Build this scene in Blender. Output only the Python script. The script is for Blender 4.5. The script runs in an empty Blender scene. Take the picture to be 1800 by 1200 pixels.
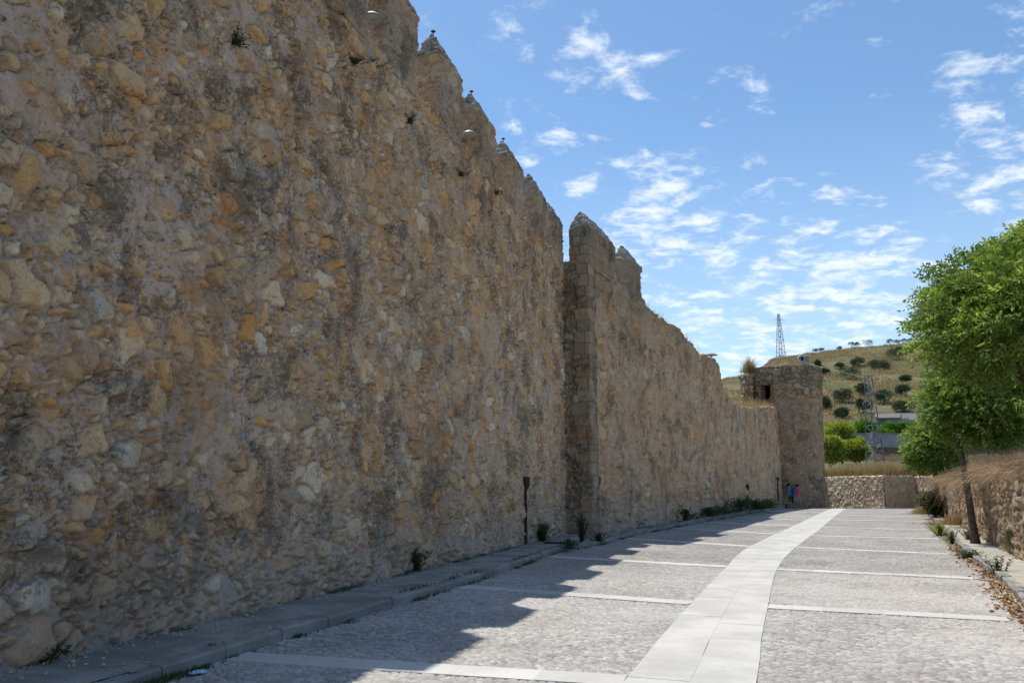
import bpy, bmesh, math, random
import numpy as np
from mathutils import Vector, Matrix

scene = bpy.context.scene
COL = scene.collection
R = math.radians
random.seed(7)
rng = np.random.default_rng(11)

# ------------------------------------------------------------------ camera
F = 1400.0                      # focal length in pixels of the 1800 px wide photograph
PITCH = math.atan(256.0 / F)
EYE = 1.6
cam_d = bpy.data.cameras.new("camera")
cam_d.lens = 28.0
cam_d.sensor_width = 36.0
cam_d.clip_end = 9000.0
cam_d.clip_start = 0.05
cam = bpy.data.objects.new("camera", cam_d)
cam.location = (0, 0, EYE)
cam.rotation_euler = (R(90) + PITCH, 0, 0)
COL.objects.link(cam)
scene.camera = cam


def sstep(a, b, x):
    t = np.clip((np.asarray(x, float) - a) / (b - a), 0, 1)
    return t * t * (3 - 2 * t)


def gz(y):
    """height of the road along its length: a slight rise to a crest before the tower"""
    return 0.15 * sstep(30, 54, y) - 0.45 * sstep(56.5, 61, y)


def ray(px, py):
    a = (px - 900) / F
    b = (600 - py) / F
    return (a, math.cos(PITCH) - b * math.sin(PITCH), math.sin(PITCH) + b * math.cos(PITCH))


def gpt(px, py, dz=0.0):
    """point of the road (raised by dz) seen at a pixel of the photograph"""
    r = ray(px, py)
    y = 20.0
    for _ in range(40):
        z = float(gz(min(y, 56.0))) + dz
        t = (z - EYE) / r[2]
        y = r[1] * t
    return (r[0] * t, y)


def at(px, py, Y):
    r = ray(px, py)
    t = Y / r[1]
    return Vector((r[0] * t, Y, EYE + r[2] * t))


# ------------------------------------------------------------------ object helpers
def tag(o, label=None, cat=None, group=None, kind=None):
    if label: o['label'] = label
    if cat: o['category'] = cat
    if group: o['group'] = group
    if kind: o['kind'] = kind
    return o


def empty(name, loc, label, cat, group=None):
    o = bpy.data.objects.new(name, None)
    o.location = loc
    o.empty_display_size = 0.2
    COL.objects.link(o)
    return tag(o, label, cat, group)


def link(name, me, mat, parent=None):
    o = bpy.data.objects.new(name, me)
    COL.objects.link(o)
    for m in (mat if isinstance(mat, (list, tuple)) else [mat]):
        me.materials.append(m)
    if parent is not None:
        o.parent = parent
        o.matrix_parent_inverse = Matrix.Translation(-parent.location) if parent.parent is None else Matrix.Identity(4)
    return o


def mesh_np(name, V, Fq=None, Ft=None, smooth=False, attrs=None):
    """mesh from numpy arrays: quads and/or triangles"""
    me = bpy.data.meshes.new(name)
    V = np.asarray(V, np.float32)
    nq = 0 if Fq is None else len(Fq)
    nt = 0 if Ft is None else len(Ft)
    me.vertices.add(len(V))
    me.vertices.foreach_set("co", V.ravel())
    idx = []
    if nq: idx.append(np.asarray(Fq, np.int32).ravel())
    if nt: idx.append(np.asarray(Ft, np.int32).ravel())
    idx = np.concatenate(idx)
    me.loops.add(len(idx))
    me.loops.foreach_set("vertex_index", idx)
    me.polygons.add(nq + nt)
    starts = np.concatenate([np.arange(nq) * 4, nq * 4 + np.arange(nt) * 3]).astype(np.int32)
    me.polygons.foreach_set("loop_start", starts)
    me.update(calc_edges=True)
    me.validate()
    me.polygons.foreach_set("use_smooth", np.full(len(me.polygons), bool(smooth)))
    if attrs:
        for k, v in attrs.items():
            a = me.attributes.new(k, 'FLOAT', 'POINT')
            a.data.foreach_set("value", np.asarray(v, np.float32).ravel())
    return me


class MB:
    """collects boxes, tubes and lathes into one mesh"""
    def __init__(self):
        self.bm = bmesh.new()

    def box(self, c, s, rz=0.0, M=None, bevel=0.0):
        m = Matrix.Translation(Vector(c)) @ Matrix.Rotation(rz, 4, 'Z') @ Matrix.Diagonal(Vector((s[0], s[1], s[2], 1)))
        if M is not None: m = M @ m
        r = bmesh.ops.create_cube(self.bm, size=1.0, matrix=m)
        if bevel:
            es = list({e for v in r['verts'] for e in v.link_edges})
            bmesh.ops.bevel(self.bm, geom=es, offset=bevel, segments=2, affect='EDGES')

    def tube(self, pts, rad, n=6, cap=True):
        pts = [Vector(p) for p in pts]
        if not hasattr(rad, '__len__'): rad = [rad] * len(pts)
        rings = []
        prev = None
        for i, p in enumerate(pts):
            d = (pts[min(i + 1, len(pts) - 1)] - pts[max(i - 1, 0)]).normalized()
            ref = prev if prev is not None else (Vector((1, 0, 0)) if abs(d.x) < 0.9 else Vector((0, 1, 0)))
            a = (ref - d * ref.dot(d)).normalized()
            prev = a
            b = d.cross(a)
            rings.append([self.bm.verts.new(p + (a * math.cos(2 * math.pi * k / n) + b * math.sin(2 * math.pi * k / n)) * rad[i]) for k in range(n)])
        for r0, r1 in zip(rings, rings[1:]):
            for k in range(n):
                self.bm.faces.new((r0[k], r0[(k + 1) % n], r1[(k + 1) % n], r1[k]))
        if cap:
            self.bm.faces.new(list(reversed(rings[0])))
            self.bm.faces.new(rings[-1])

    def lathe(self, prof, c=(0, 0, 0), n=20, M=None):
        rings = []
        for r, z in prof:
            ring = []
            for k in range(n):
                p = Vector((r * math.cos(2 * math.pi * k / n), r * math.sin(2 * math.pi * k / n), z))
                if M is not None: p = M @ p
                ring.append(self.bm.verts.new(p + Vector(c)))
            rings.append(ring)
        for r0, r1 in zip(rings, rings[1:]):
            for k in range(n):
                self.bm.faces.new((r0[k], r0[(k + 1) % n], r1[(k + 1) % n], r1[k]))
        self.bm.faces.new(list(reversed(rings[0])))
        self.bm.faces.new(rings[-1])

    def poly(self, pts):
        return self.bm.faces.new([self.bm.verts.new(Vector(p)) for p in pts])

    def build(self, name, mat, parent=None, smooth=False):
        bmesh.ops.recalc_face_normals(self.bm, faces=self.bm.faces)
        me = bpy.data.meshes.new(name)
        self.bm.to_mesh(me)
        self.bm.free()
        if smooth:
            me.polygons.foreach_set("use_smooth", np.ones(len(me.polygons), bool))
        return link(name, me, mat, parent)


# ------------------------------------------------------------------ numpy noise
def h2(ix, iy, s):
    ix = np.asarray(ix).astype(np.int64).astype(np.uint32)
    iy = np.asarray(iy).astype(np.int64).astype(np.uint32)
    h = ix * np.uint32(374761393) + iy * np.uint32(668265263) + np.uint32((s * 2246822519 + 3266489917) & 0xffffffff)
    h = (h ^ (h >> np.uint32(13))) * np.uint32(1274126177)
    h = h ^ (h >> np.uint32(16))
    h = h * np.uint32(2654435761)
    h = h ^ (h >> np.uint32(15))
    return h.astype(np.float64) / 4294967296.0


def vnoise(x, y, s):
    ix = np.floor(x); iy = np.floor(y)
    fx = x - ix; fy = y - iy
    fx = fx * fx * (3 - 2 * fx); fy = fy * fy * (3 - 2 * fy)
    a = h2(ix, iy, s); b = h2(ix + 1, iy, s); c = h2(ix, iy + 1, s); d = h2(ix + 1, iy + 1, s)
    return (a * (1 - fx) + b * fx) * (1 - fy) + (c * (1 - fx) + d * fx) * fy


def fbm(x, y, s, o=4):
    r = 0; amp = 0.5; t = 0
    for i in range(o):
        r = r + amp * vnoise(x * 2 ** i, y * 2 ** i, s + i * 17)
        t += amp; amp *= 0.5
    return r / t


def vor(u, v, cu, cv, s, p=2.6, jit=0.85):
    x = u / cu; y = v / cv
    iy0 = np.floor(y)
    F1 = np.full(u.shape, 9e9); F2 = F1.copy()
    ID = np.zeros(u.shape); DX = np.zeros(u.shape); DY = np.zeros(u.shape)
    for dj in (-1, 0, 1):
        iy = iy0 + dj
        sh = h2(iy, iy * 0 + 5, s)
        ix0 = np.floor(x - sh)
        for di in (-1, 0, 1):
            ix = ix0 + di
            px = ix + sh + 0.5 + (h2(ix, iy, s + 1) - 0.5) * jit
            py = iy + 0.5 + (h2(ix, iy, s + 2) - 0.5) * jit
            w = 0.7 + 0.6 * h2(ix, iy, s + 3)
            asp = 0.8 + 0.5 * h2(ix, iy, s + 5)
            ang = (h2(ix, iy, s + 7) - 0.5) * 0.9
            dx = (x - px) * cu; dy = (y - py) * cv
            rx = dx * np.cos(ang) + dy * np.sin(ang); ry = dy * np.cos(ang) - dx * np.sin(ang)
            d = (np.abs(rx * 0.82 / asp) ** p + np.abs(ry * asp) ** p) ** (1 / p) / w
            hid = h2(ix, iy, s + 4)
            m = d < F1
            F2 = np.where(m, F1, np.minimum(F2, d))
            F1 = np.where(m, d, F1)
            ID = np.where(m, hid, ID); DX = np.where(m, dx, DX); DY = np.where(m, dy, DY)
    return F1, F2, ID, DX, DY


def hid2(ID, k):
    t = np.sin(ID * (917.3 + 131.7 * k) + k * 3.1) * 43758.5453
    return t - np.floor(t)


def rubble(u, v, s=0, scale=1.0, big=0.35, mortar=0.022, bury=0.5, prot=0.055):
    """rubble masonry: returns displacement, per stone tone, stone mask"""
    wu = u + 0.09 * scale * (fbm(u * 3.1 / scale, v * 3.1 / scale, s + 50, 4) - 0.5) * 2
    wv = v + 0.08 * scale * (fbm(u * 3.3 / scale + 9, v * 3.3 / scale, s + 60, 4) - 0.5) * 2
    B = vor(wu, wv, 0.44 * scale, 0.31 * scale, s)
    S = vor(wu, wv, 0.22 * scale, 0.16 * scale, s + 30)
    T = vor(wu, wv, 0.105 * scale, 0.085 * scale, s + 70)
    eb = B[1] - B[0]; es = S[1] - S[0]; et = T[1] - T[0]
    bigmod = big + 0.25 * (fbm(u * 0.35, v * 0.35, s + 90, 2) - 0.5)
    isb = hid2(B[2], 1) < bigmod
    iss = (~isb) & (hid2(S[2], 2) < 0.72)
    e = np.where(isb, eb, np.where(iss, np.minimum(es, eb), np.minimum(np.minimum(es, eb), et)))
    ID = np.where(isb, B[2], np.where(iss, S[2], T[2]))
    DX = np.where(isb, B[3], np.where(iss, S[3], T[3])); DY = np.where(isb, B[4], np.where(iss, S[4], T[4]))
    size = np.where(isb, 1.0, np.where(iss, 0.62, 0.34))
    # mortar that covers the stones more in some patches
    mo = mortar * (0.5 + 1.6 * fbm(u * 2.2, v * 2.2, s + 110, 3))
    patch = sstep(0.52, 0.72, fbm(u * 0.75, v * 0.75, s + 120, 3))
    buried = (hid2(ID, 3) < patch * bury).astype(float)
    mo = mo + 0.05 * patch * bury * hid2(ID, 4)
    ragg = (fbm(u * 15, v * 15, s + 150, 3) - 0.5) * 0.05
    mask = sstep(0.0, 0.017 * scale ** 0.5, e + ragg - mo * scale) * (1 - 0.9 * buried)
    pr = prot * size * (0.25 + 1.0 * hid2(ID, 5))
    tilt = (DX * (hid2(ID, 6) - 0.5) + DY * (hid2(ID, 7) - 0.62)) * 0.55
    dome = np.minimum(e, 0.10 * scale) * 0.14
    facet = (fbm(u * 8, v * 8, s + 160, 4) - 0.5) * 0.075 * (0.4 + 0.6 * size)
    d = mask * (pr + np.clip(tilt, -0.05, 0.05) + dome + facet)
    # open joints and pits
    pit = 0.7 * sstep(0.60, 0.72, fbm(u * 3.4, v * 4.2, s + 170, 3)) * (1 - mask) * sstep(0.35, 0.6, fbm(u * 0.6, v * 0.6, s + 180, 2))
    rim = np.exp(-((e + ragg - mo * scale - 0.004) / 0.014) ** 2) * (hid2(ID, 8) > 0.35) * (1 - buried)
    d = d - 0.055 * pit - 0.042 * rim * (0.4 + hid2(ID, 9))
    d = d + 0.045 * (fbm(u * 0.55, v * 0.55, s + 190, 3) - 0.5) + 0.022 * (fbm(u * 16, v * 16, s + 200, 4) - 0.5)
    return d, ID, mask


def ashlar(u, v, s=0, L=0.55, Hh=0.38, prot=0.02, joint=0.018):
    wu = u + 0.02 * (fbm(u * 4, v * 4, s + 3, 3) - 0.5)
    wv = v + 0.03 * (fbm(u * 3, v * 3, s + 6, 3) - 0.5)
    row = np.floor(wv / Hh + 0.25 * np.sin(np.floor(wv / Hh)))
    fy = wv / Hh - np.floor(wv / Hh)
    row = np.floor(wv / Hh)
    Lr = L * (0.75 + 0.6 * h2(row, row * 0, s + 9))
    x = wu / Lr + h2(row, row * 0 + 1, s + 10)
    cx = np.floor(x); fx = x - cx
    e = np.minimum(np.minimum(fx, 1 - fx) * Lr, np.minimum(fy, 1 - fy) * Hh)
    ID = h2(cx, row, s + 12)
    ragg = (fbm(u * 12, v * 12, s + 15, 3) - 0.5) * 0.03
    mask = sstep(0.0, 0.018, e + ragg - joint)
    d = mask * prot * (0.4 + hid2(ID, 1)) + 0.03 * (fbm(u * 6, v * 6, s + 20, 4) - 0.5)
    return d, ID, mask


# ------------------------------------------------------------------ outline helpers
def resample(pts, steps):
    """points along a polyline at the given arc lengths; returns positions and right-hand normals"""
    P = np.array(pts, float)
    seg = np.diff(P, axis=0)
    L = np.hypot(seg[:, 0], seg[:, 1])
    cum = np.concatenate([[0], np.cumsum(L)])
    u = np.asarray(steps, float)
    k = np.clip(np.searchsorted(cum, u, side='right') - 1, 0, len(L) - 1)
    t = (u - cum[k])[:, None]
    d = seg / L[:, None]
    pos = P[k] + d[k] * t
    nrm = np.stack([d[:, 1], -d[:, 0]], 1)
    n = nrm[k].copy()
    # blend normals near corners
    for c in range(1, len(L)):
        m = np.abs(u - cum[c]) < 0.06
        f = ((u[m] - cum[c]) / 0.06 * 0.5 + 0.5)[:, None]
        nn = nrm[c - 1] * (1 - f) + nrm[c] * f
        nn /= np.linalg.norm(nn, axis=1)[:, None]
        n[m] = nn
    return pos, n


def grid_faces(nu, nv, base=0, closed=False):
    """vertex index = i*nv + j"""
    ni = nu if closed else nu - 1
    i = np.arange(ni)[:, None]; j = np.arange(nv - 1)[None, :]
    i2 = (i + 1) % nu
    a = i * nv + j; b = i2 * nv + j; c = i2 * nv + j + 1; d = i * nv + j + 1
    return (np.stack([a, b, c, d], -1).reshape(-1, 4) + base)


def masonry(name, pts, us, z0, ztop, nrows, mat, parent=None, pat=None, u0=0.0, thick=0.0, push=0.0, closed=False,
            batter=0.0, hole=None, capz=None, back=True):
    """stone faced wall along an outline (outside on the right-hand side); ztop is a function of u"""
    us = np.asarray(us, float)
    pos, n = resample(pts, us)
    nu = len(us)
    zt = np.array([ztop(u) for u in us])
    zb = np.array([z0(u) for u in us]) if callable(z0) else np.full(nu, z0)
    t = np.linspace(0, 1, nrows)
    Z = zb[:, None] + (zt - zb)[:, None] * t[None, :]
    U = np.repeat(us[:, None] + u0, nrows, 1)
    d, ID, mask = pat(U, Z)
    d = d + push - batter * (Z - zb[:, None])
    X = pos[:, 0][:, None] + n[:, 0][:, None] * d
    Y = pos[:, 1][:, None] + n[:, 1][:, None] * d
    V = np.stack([X, Y, Z], -1).reshape(-1, 3)
    Fq = grid_faces(nu, nrows, 0, closed)
    if hole is not None:
        cu = U[:, :-1] if closed else U[:-1, :-1]
        cz = (Z[:, :-1] + Z[:, 1:]) / 2 if closed else (Z[:-1, :-1] + Z[1:, 1:]) / 2
        Fq = Fq[~hole(cu, cz).reshape(-1)]
    tone = ID.ravel(); mk = mask.ravel()
    lists = [V]; tl = [tone]; ml = [mk]
    faces = [Fq]
    base = len(V)
    if thick > 0 and not closed:
        # top surface and back
        back_pos = pos - n * thick
        kk = 5
        rows = []
        for a in range(1, kk + 1):
            f = a / kk
            p = pos + n * (d[:, -1][:, None] * (1 - f)) - n * (thick * f)
            zz = zt + 0.05 * (vnoise(us * 5 + a * 7.3, us * 0 + a, 5) - 0.5) * 2 * (1 if a < kk else 0)
            rows.append(np.stack([p[:, 0], p[:, 1], zz], -1))
        rows.append(np.stack([back_pos[:, 0], back_pos[:, 1], zb], -1))
        W = np.stack(rows, 1)      # nu x (kk+1) x 3
        m = W.shape[1]
        lists.append(W.reshape(-1, 3))
        tl.append(np.repeat(hid2(us * 0.37, 9), m)); ml.append(np.full(nu * m, 0.8))
        faces.append(grid_faces(nu, m, base))
        i = np.arange(nu - 1)
        top0 = i * nrows + nrows - 1; top1 = (i + 1) * nrows + nrows - 1
        w0 = base + i * m; w1 = base + (i + 1) * m
        faces.append(np.stack([top0, top1, w1, w0], 1))
        # end caps
        tris = []
        for e in (0, nu - 1):
            b0 = e * nrows
            col = [b0 + j for j in range(nrows)]
            # simple strip: front column to the bottom back vertex fan
            wb = base + e * m
            tri = [(col[j], col[j + 1], wb + m - 1) for j in range(nrows - 1)]
            tri += [(wb + j, wb + m - 1, wb + j + 1) for j in range(m - 2)] + [(col[-1], wb, wb + m - 1)]
            faces_t = np.array(tri if e else [(a, c, b) for a, b, c in tri])
            tris.append(faces_t)
        Ft = np.concatenate(tris)
    elif closed and capz is not None:
        c = pos.mean(0)
        lists.append(np.array([[c[0], c[1], capz]]))
        tl.append([0.3]); ml.append([0.8])
        i = np.arange(nu); i2 = (i + 1) % nu
        Ft = np.stack([i * nrows + nrows - 1, i2 * nrows + nrows - 1, np.full(nu, base)], 1)
    else:
        Ft = None
    me = mesh_np(name, np.concatenate(lists), np.concatenate(faces), Ft, smooth=True,
                 attrs={'tone': np.concatenate([np.ravel(x) for x in tl]), 'mask': np.concatenate([np.ravel(x) for x in ml])})
    return link(name, me, mat, parent)


# ------------------------------------------------------------------ materials
def new_mat(name):
    m = bpy.data.materials.new(name)
    m.use_nodes = True
    nt = m.node_tree
    for n in list(nt.nodes): nt.nodes.remove(n)
    out = nt.nodes.new('ShaderNodeOutputMaterial')
    b = nt.nodes.new('ShaderNodeBsdfPrincipled')
    b.inputs['Specular IOR Level'].default_value = 0.25
    nt.links.new(b.outputs[0], out.inputs[0])
    return m, nt, b, out


class N:
    """small node-building helper"""
    def __init__(self, nt):
        self.nt = nt

    def __call__(self, typ, **kw):
        n = self.nt.nodes.new(typ)
        for k, v in kw.items():
            if k.startswith('i_'):
                key = k[2:].replace('_', ' ')
                self.set(n.inputs[key], v)
            elif k.startswith('n_'):
                self.set(n.inputs[int(k[2:])], v)
            else:
                setattr(n, k, v)
        return n

    def set(self, sock, v):
        if isinstance(v, bpy.types.NodeSocket):
            self.nt.links.new(v, sock)
        elif isinstance(v, bpy.types.Node):
            self.nt.links.new(v.outputs[0], sock)
        else:
            sock.default_value = v

    def ramp(self, fac, stops, interp='LINEAR'):
        r = self.nt.nodes.new('ShaderNodeValToRGB')
        r.color_ramp.interpolation = interp
        el = r.color_ramp.elements
        while len(el) > 1: el.remove(el[0])
        el[0].position = stops[0][0]; el[0].color = col4(stops[0][1])
        for p, c in stops[1:]:
            e = el.new(p); e.color = col4(c)
        self.set(r.inputs[0], fac)
        return r.outputs[0]

    def noise(self, vec, scale, detail=4, rough=0.55, dist=0.0, w=None):
        n = self.nt.nodes.new('ShaderNodeTexNoise')
        n.inputs['Scale'].default_value = scale
        n.inputs['Detail'].default_value = detail
        n.inputs['Roughness'].default_value = rough
        n.inputs['Distortion'].default_value = dist
        if vec is not None: self.set(n.inputs['Vector'], vec)
        return n.outputs['Fac']

    def math(self, op, a, b=0.0, c=0.0, clamp=False):
        n = self.nt.nodes.new('ShaderNodeMath')
        n.operation = op; n.use_clamp = clamp
        self.set(n.inputs[0], a); self.set(n.inputs[1], b); self.set(n.inputs[2], c)
        return n.outputs[0]

    def mix(self, f, a, b, mode='MIX'):
        n = self.nt.nodes.new('ShaderNodeMix')
        n.data_type = 'RGBA'; n.blend_type = mode
        self.set(n.inputs[0], f)
        self.set(n.inputs[6], col4(a) if isinstance(a, tuple) else a)
        self.set(n.inputs[7], col4(b) if isinstance(b, tuple) else b)
        return n.outputs[2]

    def mrange(self, v, a, b, c=0.0, d=1.0):
        n = self.nt.nodes.new('ShaderNodeMapRange')
        n.interpolation_type = 'SMOOTHSTEP'
        self.set(n.inputs[0], v)
        for i, x in enumerate((a, b, c, d)): n.inputs[i + 1].default_value = x
        return n.outputs[0]

    def bump(self, h, strength, dist=0.01, normal=None):
        n = self.nt.nodes.new('ShaderNodeBump')
        n.inputs['Strength'].default_value = strength
        n.inputs['Distance'].default_value = dist
        self.set(n.inputs['Height'], h)
        if normal is not None: self.set(n.inputs['Normal'], normal)
        return n.outputs[0]

    def attr(self, name):
        n = self.nt.nodes.new('ShaderNodeAttribute')
        n.attribute_name = name
        return n.outputs['Fac']

    def pos(self):
        return self.nt.nodes.new('ShaderNodeNewGeometry').outputs['Position']

    def scalev(self, v, s):
        n = self.nt.nodes.new('ShaderNodeVectorMath')
        n.operation = 'MULTIPLY'
        self.set(n.inputs[0], v); n.inputs[1].default_value = s
        return n.outputs[0]


def col4(c):
    return tuple(c) + (1.0,) if len(c) == 3 else tuple(c)


def stone_mat(name, stops, mortar, gain=1.0, lichen=0.5, base_grey=0.0, vary=1.0, top_dark=None, fine=1.0):
    m, nt, b, out = new_mat(name)
    n = N(nt)
    P = n.pos()
    tone = n.attr('tone'); mask = n.attr('mask')
    base = n.ramp(tone, stops, 'LINEAR')
    # colour varies inside each stone
    n1 = n.noise(P, 9.0, 5, 0.62, 0.3)
    n2 = n.noise(P, 38.0, 4, 0.65)
    n3 = n.noise(P, 2.1, 3, 0.5)
    orange = n.mix(n.mrange(n.noise(P, 4.5, 5, 0.62, 0.6), 0.52, 0.66, 0.0, 0.8 * vary), base, (0.62, 0.33, 0.12))
    pale = n.mix(n.mrange(n1, 0.52, 0.72, 0.0, 0.6 * vary), orange, (0.72, 0.60, 0.44))
    grey = n.mix(n.mrange(n.noise(P, 6.5, 5, 0.65, 0.5), 0.60, 0.71, 0.0, 0.55 * vary), pale, (0.33, 0.30, 0.27))
    stone = n.mix(n.mrange(n2, 0.42, 0.75, 0.0, 0.4), grey, n.mix(0.5, grey, (0.16, 0.12, 0.08)))
    mort = n.mix(n.noise(P, 5.0, 5, 0.65), mortar, tuple(0.78 * c for c in mortar))
    mort = n.mix(n.mrange(n.noise(P, 3.1, 4, 0.6, 0.3), 0.45, 0.65, 0.0, 0.5 * vary), mort, (0.56, 0.38, 0.22))
    mort = n.mix(n.mrange(n2, 0.45, 0.7, 0.0, 0.3), mort, tuple(0.5 * c for c in mortar))
    c = n.mix(mask, mort, stone)
    # crisp mottling of stone and mortar alike
    mt = n.noise(P, 21.0, 6, 0.75, 0.5)
    c = n.mix(n.mrange(mt, 0.52, 0.63, 0.0, 0.45), c, n.mix(1.0, c, (0.40, 0.34, 0.29), 'MULTIPLY'))
    c = n.mix(n.mrange(n.noise(P, 30.0, 5, 0.72, 0.2), 0.55, 0.68, 0.0, 0.34), c, n.mix(0.6, c, (0.80, 0.68, 0.50)))
    # warmer and cooler stretches of wall
    c = n.mix(n.mrange(n.noise(P, 0.8, 5, 0.65, 0.3), 0.42, 0.62, 0.0, 0.6 * vary), c, n.mix(1.0, c, (1.0, 0.81, 0.61), 'MULTIPLY'))
    c = n.mix(n.mrange(n.noise(n.scalev(P, (1.0, 1.0, 0.45)), 0.42, 6, 0.7, 0.6), 0.50, 0.66, 0.0, 0.55 * vary), c, n.mix(1.0, c, (0.58, 0.53, 0.48), 'MULTIPLY'))
    # grime and lichen patches
    li = n.mrange(n.math('MULTIPLY', n.noise(P, 1.05, 6, 0.72, 0.4), n.math('ADD', 0.5, n.math('MULTIPLY', mt, 1.0))), 0.50, 0.62, 0.0, lichen)
    c = n.mix(li, c, (0.12, 0.105, 0.085))
    wl = n.mrange(n.noise(P, 3.3, 6, 0.75, 0.3), 0.60, 0.72, 0.0, 0.35 * lichen)
    c = n.mix(wl, c, (0.58, 0.54, 0.46))
    if base_grey:
        sx = nt.nodes.new('ShaderNodeSeparateXYZ'); nt.links.new(P, sx.inputs[0])
        hgt = n.math('ADD', sx.outputs[2], n.math('MULTIPLY', n.noise(P, 1.7, 4), 1.6))
        c = n.mix(n.mrange(hgt, 0.7, 2.3, base_grey, 0.0), c, n.mix(n1, (0.30, 0.27, 0.23), (0.56, 0.51, 0.44)))
    if top_dark:
        sx = nt.nodes.new('ShaderNodeSeparateXYZ'); nt.links.new(P, sx.inputs[0])
        hgt = n.math('ADD', sx.outputs[2], n.math('MULTIPLY', n.noise(P, 1.3, 4), 1.2))
        c = n.mix(n.mrange(hgt, top_dark[0], top_dark[1], 0.0, top_dark[2]), c, n.mix(n1, (0.10, 0.09, 0.075), (0.27, 0.25, 0.21)))
    if gain != 1.0:
        c = n.mix(1.0, c, (gain, gain, gain), 'MULTIPLY')
    # slow change of colour along the wall
    c = n.mix(n.mrange(n3, 0.35, 0.65, 0.0, 0.3), c, n.mix(1.0, c, (0.82, 0.79, 0.76), 'MULTIPLY'))
    nt.links.new(c, b.inputs['Base Color'])
    b.inputs['Roughness'].default_value = 0.95
    b.inputs['Specular IOR Level'].default_value = 0.1
    hh = n.math('ADD', n.math('MULTIPLY', n.noise(P, 22.0, 6, 0.7), 0.7), n.math('MULTIPLY', n.noise(P, 75.0, 4, 0.7), 0.4))
    nt.links.new(n.bump(hh, 1.0 * fine, 0.04), b.inputs['Normal'])
    return m


M = {}
M['rubble'] = stone_mat('rubble_stone',
    [(0.0, (0.40, 0.30, 0.20)), (0.12, (0.62, 0.47, 0.29)), (0.24, (0.62, 0.36, 0.145)), (0.34, (0.44, 0.34, 0.24)), (0.46, (0.70, 0.56, 0.38)),
     (0.58, (0.58, 0.42, 0.24)), (0.66, (0.60, 0.31, 0.11)), (0.74, (0.33, 0.29, 0.26)), (0.84, (0.74, 0.64, 0.49)), (0.92, (0.52, 0.38, 0.23)), (1.0, (0.36, 0.27, 0.19))],
    (0.56, 0.44, 0.355), lichen=0.7, base_grey=0.5, gain=1.24)
M['rubble_far'] = stone_mat('rubble_stone_ruined',
    [(0.0, (0.40, 0.30, 0.20)), (0.25, (0.60, 0.46, 0.30)), (0.45, (0.50, 0.38, 0.26)), (0.6, (0.66, 0.53, 0.37)),
     (0.75, (0.58, 0.36, 0.17)), (0.9, (0.62, 0.50, 0.37)), (1.0, (0.45, 0.34, 0.24))],
    (0.56, 0.42, 0.32), lichen=0.65, base_grey=0.45, top_dark=(8.1, 10.2, 0.5), gain=1.15)
M['flank'] = stone_mat('buttress_stone_dimmed',
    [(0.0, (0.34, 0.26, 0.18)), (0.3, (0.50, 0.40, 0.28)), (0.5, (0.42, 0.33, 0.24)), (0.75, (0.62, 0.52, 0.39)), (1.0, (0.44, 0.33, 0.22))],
    (0.40, 0.31, 0.22), lichen=0.75, base_grey=0.3, gain=0.8)  # flank's weaker light is put into its darker colour, beside real lichen
M['cap'] = stone_mat('cap_stone', [(0.0, (0.30, 0.27, 0.23)), (0.5, (0.42, 0.39, 0.34)), (1.0, (0.36, 0.32, 0.27))],
    (0.27, 0.24, 0.2), lichen=0.8, vary=0.25)
M['tower'] = stone_mat('tower_stone',
    [(0.0, (0.36, 0.27, 0.18)), (0.3, (0.55, 0.42, 0.29)), (0.55, (0.50, 0.36, 0.23)), (0.8, (0.62, 0.50, 0.37)), (1.0, (0.45, 0.35, 0.25))],
    (0.27, 0.19, 0.125), lichen=0.7, vary=0.8, base_grey=0.2, gain=0.92, top_dark=(8.8, 10.6, 0.4))
M['new_stone'] = stone_mat('limestone_walling',
    [(0.0, (0.70, 0.55, 0.38)), (0.3, (0.82, 0.68, 0.50)), (0.6, (0.76, 0.61, 0.44)), (0.8, (0.84, 0.73, 0.58)), (1.0, (0.68, 0.52, 0.36))],
    (0.44, 0.34, 0.24), lichen=0.1, vary=0.25, fine=0.4)
M['panel_shaded'] = stone_mat('shaded_walling',
    [(0.0, (0.46, 0.34, 0.24)), (0.5, (0.56, 0.43, 0.30)), (1.0, (0.62, 0.49, 0.36))], (0.48, 0.37, 0.26), lichen=0.15, vary=0.3)  # browner copy of the walling, its shade put into the colour
M['retaining'] = stone_mat('retaining_stone',
    [(0.0, (0.36, 0.28, 0.19)), (0.3, (0.48, 0.39, 0.28)), (0.5, (0.42, 0.33, 0.22)), (0.8, (0.54, 0.46, 0.35)), (1.0, (0.34, 0.26, 0.17))],
    (0.30, 0.23, 0.16), lichen=0.5, vary=0.6)


def simple_mat(name, c, rough=0.7, spec=0.25, metal=0.0, var=0.2, scale=6.0, bump=0.0, c2=None, bscale=None):
    m, nt, b, out = new_mat(name)
    n = N(nt)
    P = n.pos()
    f = n.noise(P, scale, 5, 0.6, 0.2)
    cc = n.mix(n.mrange(f, 0.35, 0.68), tuple(x * (1 - var) for x in c) if c2 is None else c2, c)
    nt.links.new(cc, b.inputs['Base Color'])
    b.inputs['Roughness'].default_value = rough
    b.inputs['Specular IOR Level'].default_value = spec
    b.inputs['Metallic'].default_value = metal
    if bump:
        nt.links.new(n.bump(n.noise(P, bscale or scale * 4, 5, 0.65), bump, 0.02), b.inputs['Normal'])
    return m


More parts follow.
